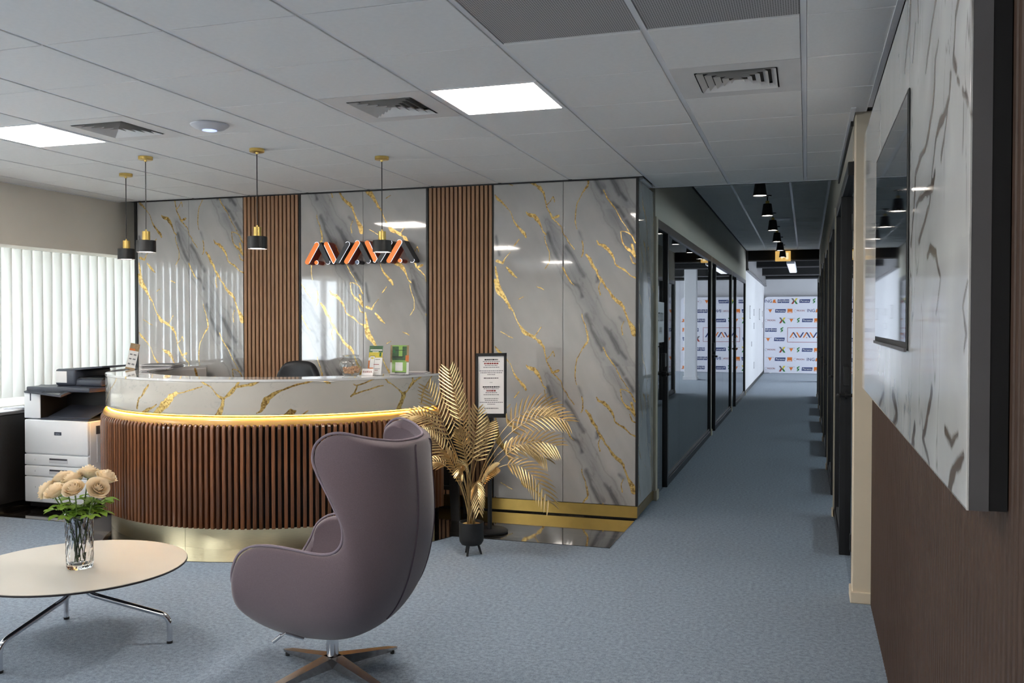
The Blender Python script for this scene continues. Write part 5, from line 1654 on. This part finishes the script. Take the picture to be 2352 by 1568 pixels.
def nbox(a0, a1, b0, b1, c0, c1):
    vs = [npt(a_, b_, c_) for c_ in (c0, c1) for b_ in (b0, b1) for a_ in (a0, a1)]
    return vs, [(0, 2, 3, 1), (4, 5, 7, 6), (0, 1, 5, 4), (2, 6, 7, 3), (0, 4, 6, 2), (1, 3, 7, 5)]
fm = MB()
WW, HH = 0.118, 0.245
for q in ((-WW, WW, HH - 0.022, HH), (-WW, WW, -HH, -HH + 0.03), (-WW, -WW + 0.016, -HH, HH), (WW - 0.016, WW, -HH, HH)):
    fm.add(*nbox(q[0], q[1], q[2], q[3], 0.0, 0.018))
frame_o = fm.build('frame', M['black_metal'], nt_)
MB().add(*nbox(-WW + 0.004, WW - 0.004, -HH + 0.004, HH - 0.004, 0.001, 0.006)).build('paper_sheet', M['paper'], nt_)
rows = [(0.195, 'ink', 0.052, 0.010), (0.181, 'ink_grey', 0.065, 0.005), (0.166, 'ink_red', 0.055, 0.011), (0.151, 'ink_grey', 0.05, 0.005), (0.137, 'ink_grey', 0.062, 0.005),
        (0.110, 'ink_grey', 0.092, 0.005), (0.096, 'ink_grey', 0.085, 0.005), (0.082, 'ink_grey', 0.03, 0.005), (0.055, 'ink', 0.058, 0.006), (0.022, 'ink_grey', 0.012, 0.003),
        (-0.012, 'ink', 0.066, 0.010), (-0.026, 'ink_grey', 0.06, 0.005), (-0.041, 'ink_red', 0.037, 0.011), (-0.056, 'ink_grey', 0.045, 0.005), (-0.071, 'ink_grey', 0.06, 0.005),
        (-0.101, 'ink_grey', 0.055, 0.005), (-0.115, 'ink_grey', 0.05, 0.005), (-0.129, 'ink_grey', 0.09, 0.005), (-0.143, 'ink_grey', 0.03, 0.005), (-0.175, 'ink_grey', 0.055, 0.007)]
for key in ('ink', 'ink_grey', 'ink_red'):
    mb = MB()
    for (z, m_, hwid, hgt) in rows:
        if m_ != key:
            continue
        x = -hwid
        while x < hwid:
            w = rng.uniform(0.006, 0.018)
            mb.add(*nbox(x, min(x + w, hwid), z - hgt / 2, z + hgt / 2, 0.006, 0.0066))
            x += w + 0.003
    mb.build('printed_text', M[key], nt_)['kind'] = 'stuff'
MB().rbox(NX - 0.03, NX + 0.03, NY - 0.015, NY + 0.015, 0.86, 0.90, 0.004, 1).build('clamp', M['black_metal'], nt_)

# ================================================================ BLACK SHELF STAND BEHIND THE DESK END
rk = thing('shelf_stand', (-2.80, 7.0, 0), 'black open shelf stand with a slanted side between desk and slat strip', 'shelf')
def bar(p, q, w, d):
    p, q = Vector(p), Vector(q)
    vs = []
    for c in (p, q):
        for (sx, sy) in ((-1, -1), (1, -1), (1, 1), (-1, 1)):
            vs.append(c + Vector((sx * w / 2, sy * d / 2, 0)))
    return vs, [(0, 1, 2, 3), (7, 6, 5, 4), (0, 4, 5, 1), (1, 5, 6, 2), (2, 6, 7, 3), (3, 7, 4, 0)]
for yy in (6.86, 7.14):
    MB().add(*bar((-2.695, yy, 0.004), (-2.735, yy, 0.78), 0.075, 0.03)).build('upright', M['black_wood'], rk)
    MB().add(*bar((-2.98, yy, 0.004), (-2.98, yy, 0.78), 0.03, 0.03)).build('upright', M['black_wood'], rk)
for z0, z1 in ((0.25, 0.28), (0.64, 0.665), (0.755, 0.785)):
    MB().rbox(-2.99, -2.715, 6.85, 7.16, z0, z1, 0.003, 1).build('shelf', M['black_wood'], rk)
MB().rbox(-2.97, -2.76, 6.88, 7.13, 0.285, 0.60, 0.006, 1).build('storage_box', M['black_metal'], rk)

# ================================================================ RECEPTION CHAIR
oc = thing('office_chair', (-4.17, 6.75, 0), 'black leather office chair behind the reception desk', 'office chair')
cu = MB()
n = 9
vs = []
for i in range(n):
    v = i / (n - 1)
    z = 0.62 + 0.66 * v
    w = 0.225 - 0.03 * v ** 3 - (0.05 if i == n - 1 else 0.0)
    for j in range(9):
        u = (j / 8 - 0.5) * 2
        vs.append((-4.175 + u * w, 6.93 + 0.05 * v - 0.04 * u * u - 0.03, z + (-0.03 * u ** 4 if i >= n - 2 else 0)))
fs = [(i * 9 + j, i * 9 + j + 1, i * 9 + 10 + j, i * 9 + 9 + j) for i in range(n - 1) for j in range(8)]
bk = MB().add(vs, fs).build('backrest', M['leather'], oc, True)
sd = bk.modifiers.new('pad', 'SOLIDIFY')
sd.thickness = 0.07
sd.offset = 0
sb_ = bk.modifiers.new('round', 'SUBSURF')
sb_.levels = 2
sb_.render_levels = 2
MB().rbox(-4.41, -3.94, 6.42, 6.90, 0.46, 0.55, 0.04, 4).build('seat', M['leather'], oc, True)
MB().tube([(-4.17, 6.66, 0.1), (-4.17, 6.66, 0.46)], 0.03, 14).build('gas_lift', M['black_metal'], oc, True)
for q in range(5):
    a = math.radians(90 + 72 * q)
    e_ = (-4.17 + 0.29 * math.cos(a), 6.66 + 0.29 * math.sin(a))
    lg = MB().tube([(-4.17, 6.66, 0.11), (e_[0], e_[1], 0.075)], [0.028, 0.016], 10).build('leg', M['black_metal'], oc, True)
    MB().tube([(e_[0] - 0.015, e_[1], 0.034), (e_[0] + 0.015, e_[1], 0.034)], 0.030, 16).build('castor', M['black_metal'], lg, True)
for sx in (-1, 1):
    MB().tube([(-4.17 + sx * 0.25, 6.80, 0.50), (-4.17 + sx * 0.27, 6.78, 0.70), (-4.17 + sx * 0.27, 6.52, 0.70)], 0.018, 10).build('armrest', M['black_metal'], oc, True)

# ================================================================ THINGS ON THE COUNTER
CT = Z_T
jar = thing('candy_jar', (-3.258, 6.14, CT), 'ribbed round glass jar half filled with candies on the counter', 'jar')
rib = lambda an, z: 1.0 + 0.018 * math.cos(an * 26)
MB().lathe([(0.045, CT + 0.001), (0.062, CT + 0.012), (0.080, CT + 0.045), (0.086, CT + 0.075), (0.080, CT + 0.105), (0.064, CT + 0.128), (0.056, CT + 0.134), (0.058, CT + 0.150)], -3.258, 6.14, 104, wob=rib).build('glass_body', M['jar_glass'], jar, True)
MB().lathe([(0.001, CT + 0.149), (0.060, CT + 0.149), (0.061, CT + 0.156), (0.030, CT + 0.160), (0.001, CT + 0.161)], -3.258, 6.14, 48).build('lid', M['jar_glass'], jar, True)
cm = MB()
for q in range(70):
    a = rng.uniform(0, 6.28)
    r = 0.068 * math.sqrt(rng.uniform(0, 1))
    z = CT + 0.014 + rng.uniform(0, 0.045) + 0.012 * (r / 0.07)
    r = min(r, 0.045 + 0.5 * (z - CT - 0.01))
    c = Vector((-3.258 + r * math.cos(a), 6.14 + r * math.sin(a), z))
    d = Vector((rng.uniform(-1, 1), rng.uniform(-1, 1), rng.uniform(-.5, .5))).normalized()
    cm.tube([c - d * 0.011, c - d * 0.005, c + d * 0.005, c + d * 0.011], [0.004, 0.008, 0.008, 0.004], 6)
ck = cm.build('candies', M['candy'], jar, True)
ck['kind'] = 'stuff'

def placard(name, origin, wdt, hgt, lean, rz, label, design):
    """acrylic holder with a printed sheet; local x across, z up, -y front"""
    t = thing(name, origin, label, 'brochure stand', rz=rz)
    def pt(a_, b_, c_):
        return (a_ + 0.0, -c_ + b_ * math.sin(lean), b_ * math.cos(lean))
    def lb(a0, a1, b0, b1, c0, c1):
        return [pt(a_, b_, c_) for c_ in (c0, c1) for b_ in (b0, b1) for a_ in (a0, a1)], [(0, 2, 3, 1), (4, 5, 7, 6), (0, 1, 5, 4), (2, 6, 7, 3), (0, 4, 6, 2), (1, 3, 7, 5)]
    def put(mb, nm, m_):
        o = link(mb.mesh(nm, M[m_]), nm, t, True)
        return o
    put(MB().add(*lb(-wdt / 2, wdt / 2, 0.006, hgt, 0.0, 0.0015)), 'backing_sheet', 'paper')
    put(MB().add(*lb(-wdt / 2 - 0.004, wdt / 2 + 0.004, 0.002, hgt + 0.008, 0.006, 0.008)), 'acrylic_front', 'acrylic')
    put(MB().box(-wdt / 2 - 0.004, wdt / 2 + 0.004, -0.01, 0.07, 0.0, 0.003), 'acrylic_foot', 'acrylic')
    for k_, (a0, a1, b0, b1, key) in enumerate(design):
        put(MB().add(*lb(-wdt / 2 + a0 * wdt, -wdt / 2 + a1 * wdt, b0 * hgt + 0.002, b1 * hgt + 0.002, 0.0015, 0.0019 + 0.00006 * k_)), 'print', key)
    return t, pt
D1 = [(0, 1, .60, 1.0, 'ink_dgreen'), (0, 1, .60, .78, 'ink_yellow'), (0.08, .95, .84, .875, 'paper'), (.25, .7, .785, .81, 'paper'), (.78, .90, .64, .77, 'ink_green'),
      (0.0, .12, .22, .50, 'ink_orange'), (.10, .46, .20, .66, 'ink_grey'), (.12, .44, .21, .64, 'paper'), (.17, .38, .56, .61, 'ink_yellow'), (.12, .40, .16, .26, 'ink_orange'),
      (.50, .85, .53, .55, 'ink_grey'), (.40, .80, .36, .38, 'ink_red'), (.50, .90, .22, .235, 'ink_grey'), (.50, .75, .17, .185, 'ink_red')]
t, pt = placard('brochure_stand', (-3.10, 6.21, CT), 0.108, 0.228, math.radians(14), math.radians(6), 'leaflet stand with green, yellow and white sheet beside the candy jar', D1)
# small card in front
crd = MB().add([pt(-0.085, 0.002, 0.045), pt(0.005, 0.002, 0.045), pt(0.005, 0.055, 0.036), pt(-0.085, 0.055, 0.036), pt(-0.085, 0.002, 0.044), pt(0.005, 0.002, 0.044), pt(0.005, 0.055, 0.035), pt(-0.085, 0.055, 0.035)],
               [(0, 1, 2, 3), (7, 6, 5, 4), (0, 4, 5, 1), (1, 5, 6, 2), (2, 6, 7, 3), (3, 7, 4, 0)])
co_ = link(crd.mesh('small_card', M['paper']), 'small_card', t, True)
o = link(text_mesh('AVAVA', 0.024, M['ink_red'], 'card_text'), 'card_text', t, True)
o.location = Vector(pt(-0.040, 0.030, 0.0425))
o.rotation_euler = (math.pi / 2 + math.radians(-3), 0, 0)
D2 = [(0, 1, .42, 1.0, 'ink_tan'), (.10, .88, .08, 1.0, 'ink_lime'), (.10, .88, .50, .96, 'ink_dgreen'), (.45, .65, .60, .97, 'ink_lime'), (.16, .24, .74, .84, 'ink_green'), (.82, 1.0, .46, .66, 'ink_orange'),
      (.30, .80, .82, .84, 'ink'), (.12, .72, .60, .625, 'ink'), (.12, .66, .56, .58, 'ink'), (.14, .80, .49, .50, 'ink_dgreen'), (.18, .80, .45, .46, 'ink_dgreen'),
      (.28, .68, .13, .42, 'paper'), (.26, .86, .045, .085, 'ink_grey')]
placard('menu_holder', (-2.955, 6.345, CT), 0.150, 0.225, math.radians(4), math.radians(4), 'wide acrylic holder with green leaf print near the desk end', D2)

def stack(name, cx, cy, z, n, w, d, label, rot, fan, mats_):
    t = thing(name, (cx, cy, z), label, 'papers', rz=rot)
    for i in range(n):
        me_ = MB().box(-w / 2, w / 2, -d / 2, d / 2, 0, 0.0022).mesh('sheet', M[mats_[i % len(mats_)]])
        o = link(me_, 'sheet', t, True)
        o.location = (rng.uniform(-fan, fan), rng.uniform(-fan, fan), 0.0008 + i * 0.0026)
        o.rotation_euler = (0, 0, rng.uniform(-0.09, 0.09))
    return t
stack('paper_stack', -2.905, 6.57, CT, 5, 0.16, 0.22, 'thin pile of papers at the desk end', 0.2, 0.012, ['paper', 'paper_shade', 'paper', 'ink_grey'])
stack('brochure_pile', -5.35, 6.62, CT, 15, 0.26, 0.30, 'tall fanned pile of brochures at the window end of the counter', 0.35, 0.02, ['paper', 'paper_shade', 'paper', 'paper', 'ink_grey'])
D3 = [(0, 1, .72, 1.0, 'ink_tan'), (0, .6, .72, .80, 'ink_orange'), (.15, .42, .55, .60, 'ink_grey'), (.55, .85, .55, .60, 'ink_grey'), (.15, .42, .38, .43, 'ink_grey'), (.55, .85, .38, .43, 'ink_grey'),
      (.15, .42, .18, .24, 'ink_grey'), (.55, .85, .18, .24, 'ink_grey'), (0, 1, 0.0, .07, 'ink_tan')]
t3, _ = placard('leaflet_stand', (-5.475, 6.37, CT), 0.075, 0.225, math.radians(10), math.radians(-32), 'narrow leaning leaflet stand beside the brochure pile', D3)
t3.rotation_euler = (0, math.radians(12), math.radians(38))

# ================================================================ PRINTER
QX0, QX1, QY0, QY1 = -6.42, -5.735, 6.17, 6.80
pr_ = thing('office_printer', ((QX0 + QX1) / 2, (QY0 + QY1) / 2, 0), 'large white floor standing office printer with slate scanner top', 'printer')
B_ = lambda *a, r=0.012: MB().rbox(*a, r, 3)
B_(QX0, QX1, QY0 + 0.02, QY1, 0.06, 0.775).build('body', M['printer_white'], pr_, True)
fr_ = B_(QX0 + 0.004, QX1 - 0.004, QY0, QY0 + 0.05, 0.482, 0.775).build('front_door', M['printer_white'], pr_, True)
MB().rbox(-6.09, -6.015, QY0 - 0.003, QY0 + 0.002, 0.648, 0.676, 0.004, 2).build('badge', M['printer_dark'], fr_)
o = link(text_mesh('xerox', 0.019, M['ap_white'], 'badge_text'), 'badge_text', fr_, True)
o.rotation_euler = (math.pi / 2, 0, 0)
o.location = Vector((-6.0525, QY0 - 0.0036, 0.661)) - wloc(fr_)
for z0, z1 in ((0.384, 0.476), (0.290, 0.378), (0.065, 0.284)):
    dr = B_(QX0 + 0.004, QX1 - 0.004, QY0, QY0 + 0.05, z0, z1, r=0.006).build('drawer', M['printer_white'], pr_, True)
    zc = (z0 + z1) / 2 + (0.0 if z1 - z0 < 0.15 else 0.02)
    MB().rbox(-6.15, -5.95, QY0 - 0.002, QY0 + 0.004, zc - 0.022, zc + 0.022, 0.004, 1).build('handle_recess', M['ap_white'], dr)
    MB().rbox(-6.145, -5.955, QY0 - 0.004, QY0 + 0.004, zc + 0.004, zc + 0.02, 0.003, 1).build('handle', M['printer_groove'], dr)
    o = link(text_mesh('123'['(0.384, 0.290, 0.065)'.find(str(z0)) and (1 if z0 == 0.290 else 2) if z0 != 0.384 else 0], 0.02, M['ink_grey'], 'tray_number'), 'tray_number', dr, True)
    o.rotation_euler = (math.pi / 2, 0, 0)
    o.location = Vector((-6.30, QY0 - 0.001, zc)) - wloc(dr)
MB().box(QX1 - 0.001, QX1 + 0.004, QY0 + 0.10, QY1 - 0.08, 0.42, 0.70).build('side_door', M['printer_white'], pr_)
MB().box(QX1 - 0.001, QX1 + 0.006, QY0 + 0.09, QY0 + 0.13, 0.66, 0.73).build('side_latch', M['printer_groove'], pr_)
MB().rbox(QX0 + 0.03, QX1 - 0.03, QY0 + 0.03, QY1 - 0.03, 0.02, 0.065, 0.005, 1).build('base', M['printer_black'], pr_)
for xx in (QX0 + 0.08, QX1 - 0.08):
    for yy in (QY0 + 0.08, QY1 - 0.08):
        MB().tube([(xx - 0.012, yy, 0.022), (xx + 0.012, yy, 0.022)], 0.018, 12).build('castor', M['printer_black'], pr_, True)
# exit bay: white tower, black cavity, output trays
B_(QX0, QX0 + 0.175, QY0 + 0.004, QY1, 0.785, 1.015, r=0.008).build('side_tower', M['printer_white'], pr_, True)
MB().rbox(QX0 + 0.065, QX0 + 0.078, QY0 + 0.001, QY0 + 0.01, 0.935, 1.0, 0.003, 1).build('power_strip', M['printer_dark'], pr_)
MB().box(QX0 + 0.175, QX0 + 0.179, QY0 + 0.01, QY1, 0.787, 1.014).build('bay_liner', M['printer_black'], pr_)
MB().box(QX0 + 0.179, QX1, QY0 + 0.30, QY1, 0.785, 1.02).build('bay_back', M['printer_black'], pr_)
MB().box(QX0 + 0.176, QX1 - 0.004, QY0 + 0.01, QY0 + 0.30, 0.775, 0.792).build('output_tray', M['printer_dark'], pr_)
MB().add([(QX0 + 0.22, QY0 + 0.05, 0.80), (QX1 - 0.02, QY0 + 0.05, 0.80), (QX1 - 0.02, QY0 + 0.30, 0.88), (QX0 + 0.22, QY0 + 0.30, 0.88),
          (QX0 + 0.22, QY0 + 0.05, 0.793), (QX1 - 0.02, QY0 + 0.05, 0.793), (QX1 - 0.02, QY0 + 0.30, 0.873), (QX0 + 0.22, QY0 + 0.30, 0.873)],
         [(0, 1, 2, 3), (7, 6, 5, 4), (0, 4, 5, 1), (1, 5, 6, 2), (2, 6, 7, 3), (3, 7, 4, 0)]).build('upper_tray', M['printer_dark'], pr_)
B_(QX0 + 0.01, QX1, QY0 + 0.02, QY1, 1.015, 1.055, r=0.008).build('scanner_base', M['printer_dark'], pr_, True)
MB().add([(QX0 + 0.005, QY0 + 0.00, 1.016), (QX0 + 0.47, QY0 - 0.07, 0.995), (QX0 + 0.47, QY0 + 0.16, 1.062), (QX0 + 0.01, QY0 + 0.18, 1.062),
          (QX0 + 0.005, QY0 + 0.00, 1.004), (QX0 + 0.47, QY0 - 0.07, 0.980), (QX0 + 0.47, QY0 + 0.16, 1.03), (QX0 + 0.01, QY0 + 0.18, 1.03)],
         [(0, 1, 2, 3), (7, 6, 5, 4), (0, 4, 5, 1), (1, 5, 6, 2), (2, 6, 7, 3), (3, 7, 4, 0)]).build('control_panel', M['printer_dark'], pr_)
MB().add([(QX0 + 0.22, QY0 - 0.03, 1.0085), (QX0 + 0.44, QY0 - 0.06, 1.0015), (QX0 + 0.44, QY0 + 0.10, 1.048), (QX0 + 0.22, QY0 + 0.12, 1.05)], [(0, 1, 2, 3)]).build('touch_screen', M['screen'], pr_)
B_(QX0 + 0.20, QX1, QY0 + 0.16, QY1 - 0.02, 1.055, 1.12, r=0.02).build('scanner_lid', M['printer_dark'], pr_, True)
B_(QX0 + 0.20, QX0 + 0.42, QY0 + 0.14, QY1 - 0.05, 1.06, 1.205, r=0.025).build('document_feeder', M['printer_dark'], pr_, True)
MB().rbox(QX0 + 0.215, QX0 + 0.335, QY0 + 0.136, QY0 + 0.142, 1.085, 1.185, 0.003, 1).build('instruction_label', M['paper'], pr_)
MB().rbox(QX0 + 0.40, QX1, QY0 + 0.18, QY1 - 0.05, 1.115, 1.135, 0.004, 1).build('feeder_tray', M['printer_black'], pr_)
MB().add([(QX0 + 0.40, QY0 + 0.16, 1.21), (QX1 + 0.01, QY0 + 0.16, 1.235), (QX1 + 0.01, QY1 - 0.05, 1.235), (QX0 + 0.40, QY1 - 0.05, 1.21),
          (QX0 + 0.40, QY0 + 0.16, 1.195), (QX1 + 0.01, QY0 + 0.16, 1.222), (QX1 + 0.01, QY1 - 0.05, 1.222), (QX0 + 0.40, QY1 - 0.05, 1.195)],
         [(0, 1, 2, 3), (7, 6, 5, 4), (0, 4, 5, 1), (1, 5, 6, 2), (2, 6, 7, 3), (3, 7, 4, 0)]).build('paper_lift_tray', M['printer_dark'], pr_)

# ================================================================ SIDEBOARD UNDER THE WINDOWS
sd_ = thing('sideboard', (-6.74, 5.0, 0), 'low black sideboard under the window blinds beside the printer', 'sideboard')
MB().box(-6.94, -6.545, 3.6, 6.9, 0.05, 0.815).build('carcass', M['black_wood'], sd_)
MB().box(-6.90, -6.58, 3.62, 6.88, 0.004, 0.05).build('plinth', M['black_metal'], sd_)
MB().rbox(-6.945, -6.52, 3.58, 6.92, 0.815, 0.842, 0.004, 1).build('top', M['sideboard_top'], sd_)
for q in range(6):
    y0 = 3.6 + q * 0.55
    d_ = MB().rbox(-6.545, -6.527, y0 + 0.004, y0 + 0.546, 0.055, 0.81, 0.002, 1).build('door', M['black_wood'], sd_)
    MB().rbox(-6.527, -6.52, y0 + 0.50, y0 + 0.515, 0.60, 0.74, 0.002, 1).build('handle', M['black_metal'], d_)
stack('paper_stack', -6.63, 6.33, 0.842, 6, 0.20, 0.22, 'loose papers on the black sideboard beside the printer', 0.1, 0.02, ['paper', 'ink_grey', 'paper', 'paper_shade'])

# ================================================================ PRESS BACKDROP IN THE FAR ROOM
BY = 30.10
bn = thing('press_backdrop', (0, BY, 0), 'white press backdrop printed with rows of sponsor logos', 'backdrop')
ol = [(-1.29, 0.01), (1.30, 0.01)]
for k_ in range(7):
    a = math.pi / 2 * k_ / 6
    ol.append((1.30 - 0.12 + 0.12 * math.cos(a), 2.43 - 0.12 + 0.12 * math.sin(a)))
for k_ in range(7):
    a = math.pi / 2 + math.pi / 2 * k_ / 6
    ol.append((-1.29 + 0.12 + 0.12 * math.cos(a), 2.43 - 0.12 + 0.12 * math.sin(a)))
MB().extrude(ol, lambda a_, b_, d_: (a_, d_, b_), BY, BY + 0.05).build('fabric', M['banner'], bn)
for x in (-1.1, 1.1):
    MB().box(x - 0.03, x + 0.03, BY - 0.05, BY + 0.25, 0.0, 0.03).build('foot', M['ap_white'], bn)
FY = BY - 0.002
logo_me = {}
def txt_logo(key, txt, size, m_, bg=None, shear=0.0):
    pass
def flat(poly, dy=0.0):
    return [(a_, dy, b_) for a_, b_ in poly]
def add_poly(mb, poly, mi, dy=0.0):
    mb.add(flat(poly, dy), [tuple(range(len(poly)))], mi)
def merge_text(mb, txt, size, mi, ox=0.0, oz=0.0, xs=1.0, dy=-0.002):
    me_ = text_mesh(txt, size, M['ink'], 't')
    mb.add([(v.co.x * xs + ox, dy, v.co.y + oz) for v in me_.vertices], [tuple(p.vertices) for p in me_.polygons], mi)
    bpy.data.meshes.remove(me_)
def logo(key):
    mb = MB()
    if key == 'ING':
        merge_text(mb, 'ING', 0.14, 0, -0.06)
        add_poly(mb, [(0.07, -0.05), (0.20, -0.05), (0.15, 0.0), (0.17, 0.05), (0.10, 0.05)], 1)
        ms = [M['ink_blue'], M['ink_orange']]
    elif key == 'sky':
        add_poly(mb, [(-0.175, -0.055), (0.175, -0.055), (0.175, 0.055), (-0.175, 0.055)], 0)
        merge_text(mb, 'skydoo', 0.115, 1, 0, 0.012)
        ms = [M['ink_blue'], M['paper']]
    elif key == 'X':
        add_poly(mb, [(-0.10, 0.09), (-0.04, 0.09), (0.0, 0.02), (-0.03, -0.01)], 0)
        add_poly(mb, [(0.10, 0.09), (0.04, 0.09), (0.0, 0.02), (0.03, -0.01)], 1)
        add_poly(mb, [(-0.10, -0.09), (-0.04, -0.09), (0.01, 0.0), (-0.03, 0.02)], 2)
        add_poly(mb, [(0.10, -0.09), (0.04, -0.09), (-0.01, 0.0), (0.03, 0.02)], 3)
        ms = [M['ink_grey'], M['ink_yellow'], M['ink_red'], M['ink_green']]
    elif key == 'Per':
        add_poly(mb, [(-0.165, -0.055), (0.145, -0.055), (0.165, 0.055), (-0.155, 0.055)], 0)
        merge_text(mb, 'Persena', 0.085, 1, 0, 0.0)
        ms = [M['ink_blue'], M['paper']]
    elif key == 'S':
        add_poly(mb, [(-0.04, 0.0), (-0.04, 0.05), (0.04, 0.09), (0.04, 0.055), (-0.01, 0.03), (0.0, 0.0)], 0)
        add_poly(mb, [(-0.04, -0.02), (0.03, 0.02), (0.03, -0.04), (-0.04, -0.08), (-0.04, -0.05), (0.0, -0.03)], 0)
        ms = [M['ink_green']]
    elif key == 'V':
        add_poly(mb, [(-0.06, 0.05), (0.06, 0.05), (0.0, -0.06)], 0)
        add_poly(mb, [(-0.12, 0.06), (0.12, 0.06), (0.12, 0.066), (-0.12, 0.066)], 1)
        ms = [M['ink_orange'], M['ink_grey']]
    elif key == 'O':
        add_poly(mb, [(-0.075, -0.065), (0.075, -0.065), (0.075, 0.065), (-0.075, 0.065)], 0)
        add_poly(mb, [(-0.05, -0.05), (0.05, -0.05), (0.05, -0.035), (-0.05, -0.035)], 1, -0.002)
        ms = [M['ink_orange'], M['paper']]
    elif key == 'Mo':
        for k2 in range(10):
            a_ = 2 * math.pi * k2 / 14 + 0.8
            add_poly(mb, [(-0.12 + 0.04 * math.cos(a_) - 0.006, 0.04 * math.sin(a_) - 0.006), (-0.12 + 0.04 * math.cos(a_) + 0.006, 0.04 * math.sin(a_) - 0.006), (-0.12 + 0.04 * math.cos(a_), 0.04 * math.sin(a_) + 0.008)], 0)
        merge_text(mb, 'MOON', 0.075, 1, 0.04, 0.0)
        ms = [M['ink_grey'], M['ink_red']]
    return mb.mesh('logo', ms, fix=False)
for key in ('ING', 'sky', 'X', 'Per', 'S', 'V', 'O', 'Mo'):
    logo_me[key] = logo(key)
ROWA = [('ING', -1.11), ('sky', -0.71), ('X', -0.374), ('Per', -0.063), ('S', 0.216), ('V', 0.47), ('Mo', 0.80), ('O', 1.12)]
ROWB = [('V', -1.11), ('Per', -0.795), ('O', -0.509), ('Mo', -0.225), ('ING', 0.184), ('sky', 0.62), ('X', 1.02)]
ROWC = [('Mo', -1.11), ('X', -0.736), ('V', -0.464), ('S', -0.251), ('Per', 0.018), ('O', 0.299), ('sky', 0.70), ('ING', 1.08)]
def put_logo(key, x, z):
    o = link(logo_me[key], 'logo', bn, True)
    o.location = Vector((x, FY, z)) - wloc(bn)
for z, row in ((2.287, ROWA), (1.982, ROWB), (1.68, ROWC), (0.75, ROWC), (0.45, ROWB), (0.15, ROWC)):
    for key, x in row:
        put_logo(key, x, z)
for key, x, z in (('sky', -1.085, 1.375), ('S', -0.748, 1.38), ('V', -1.17, 1.07), ('Per', -0.824, 1.08), ('sky', 0.90, 1.375), ('O', 1.17, 1.375), ('X', 0.78, 1.08), ('Per', 1.08, 1.08)):
    put_logo(key, x, z)
fb = MB()
for q in ((-0.583, 0.583, 1.44, 1.452), (-0.583, 0.583, 0.99, 1.002), (-0.583, -0.571, 0.99, 1.452), (0.571, 0.583, 0.99, 1.452)):
    fb.box(q[0], q[1], FY - 0.001, FY, q[2], q[3])
fb.build('logo_border', M['ink_red'], bn)
lg_ = MB()
sw_ = 0.042
x = -0.50
for k_ in range(5):
    up_ = 1 if k_ % 2 == 0 else -1
    for s_ in range(2):
        xa, xb = x, x + 0.10
        za, zb = (1.135, 1.305) if (up_ == 1) == (s_ == 0) else (1.305, 1.135)
        lg_.add([(xa - sw_ / 2, FY - 0.001, za), (xa + sw_ / 2, FY - 0.001, za), (xb + sw_ / 2, FY - 0.001, zb), (xb - sw_ / 2, FY - 0.001, zb)], [(0, 1, 2, 3)], s_)
        x += 0.10
for k_, xx in enumerate((-0.40, 0.0, 0.40)):
    lg_.add([(xx + 0.016 * math.cos(2 * math.pi * q / 10), FY - 0.001, 1.137 + 0.016 * math.sin(2 * math.pi * q / 10)) for q in range(10)], [tuple(range(10))], 0)
lg_.build('centre_logo', [M['ink_orange'], M['ink_blue']], bn, fix=False)
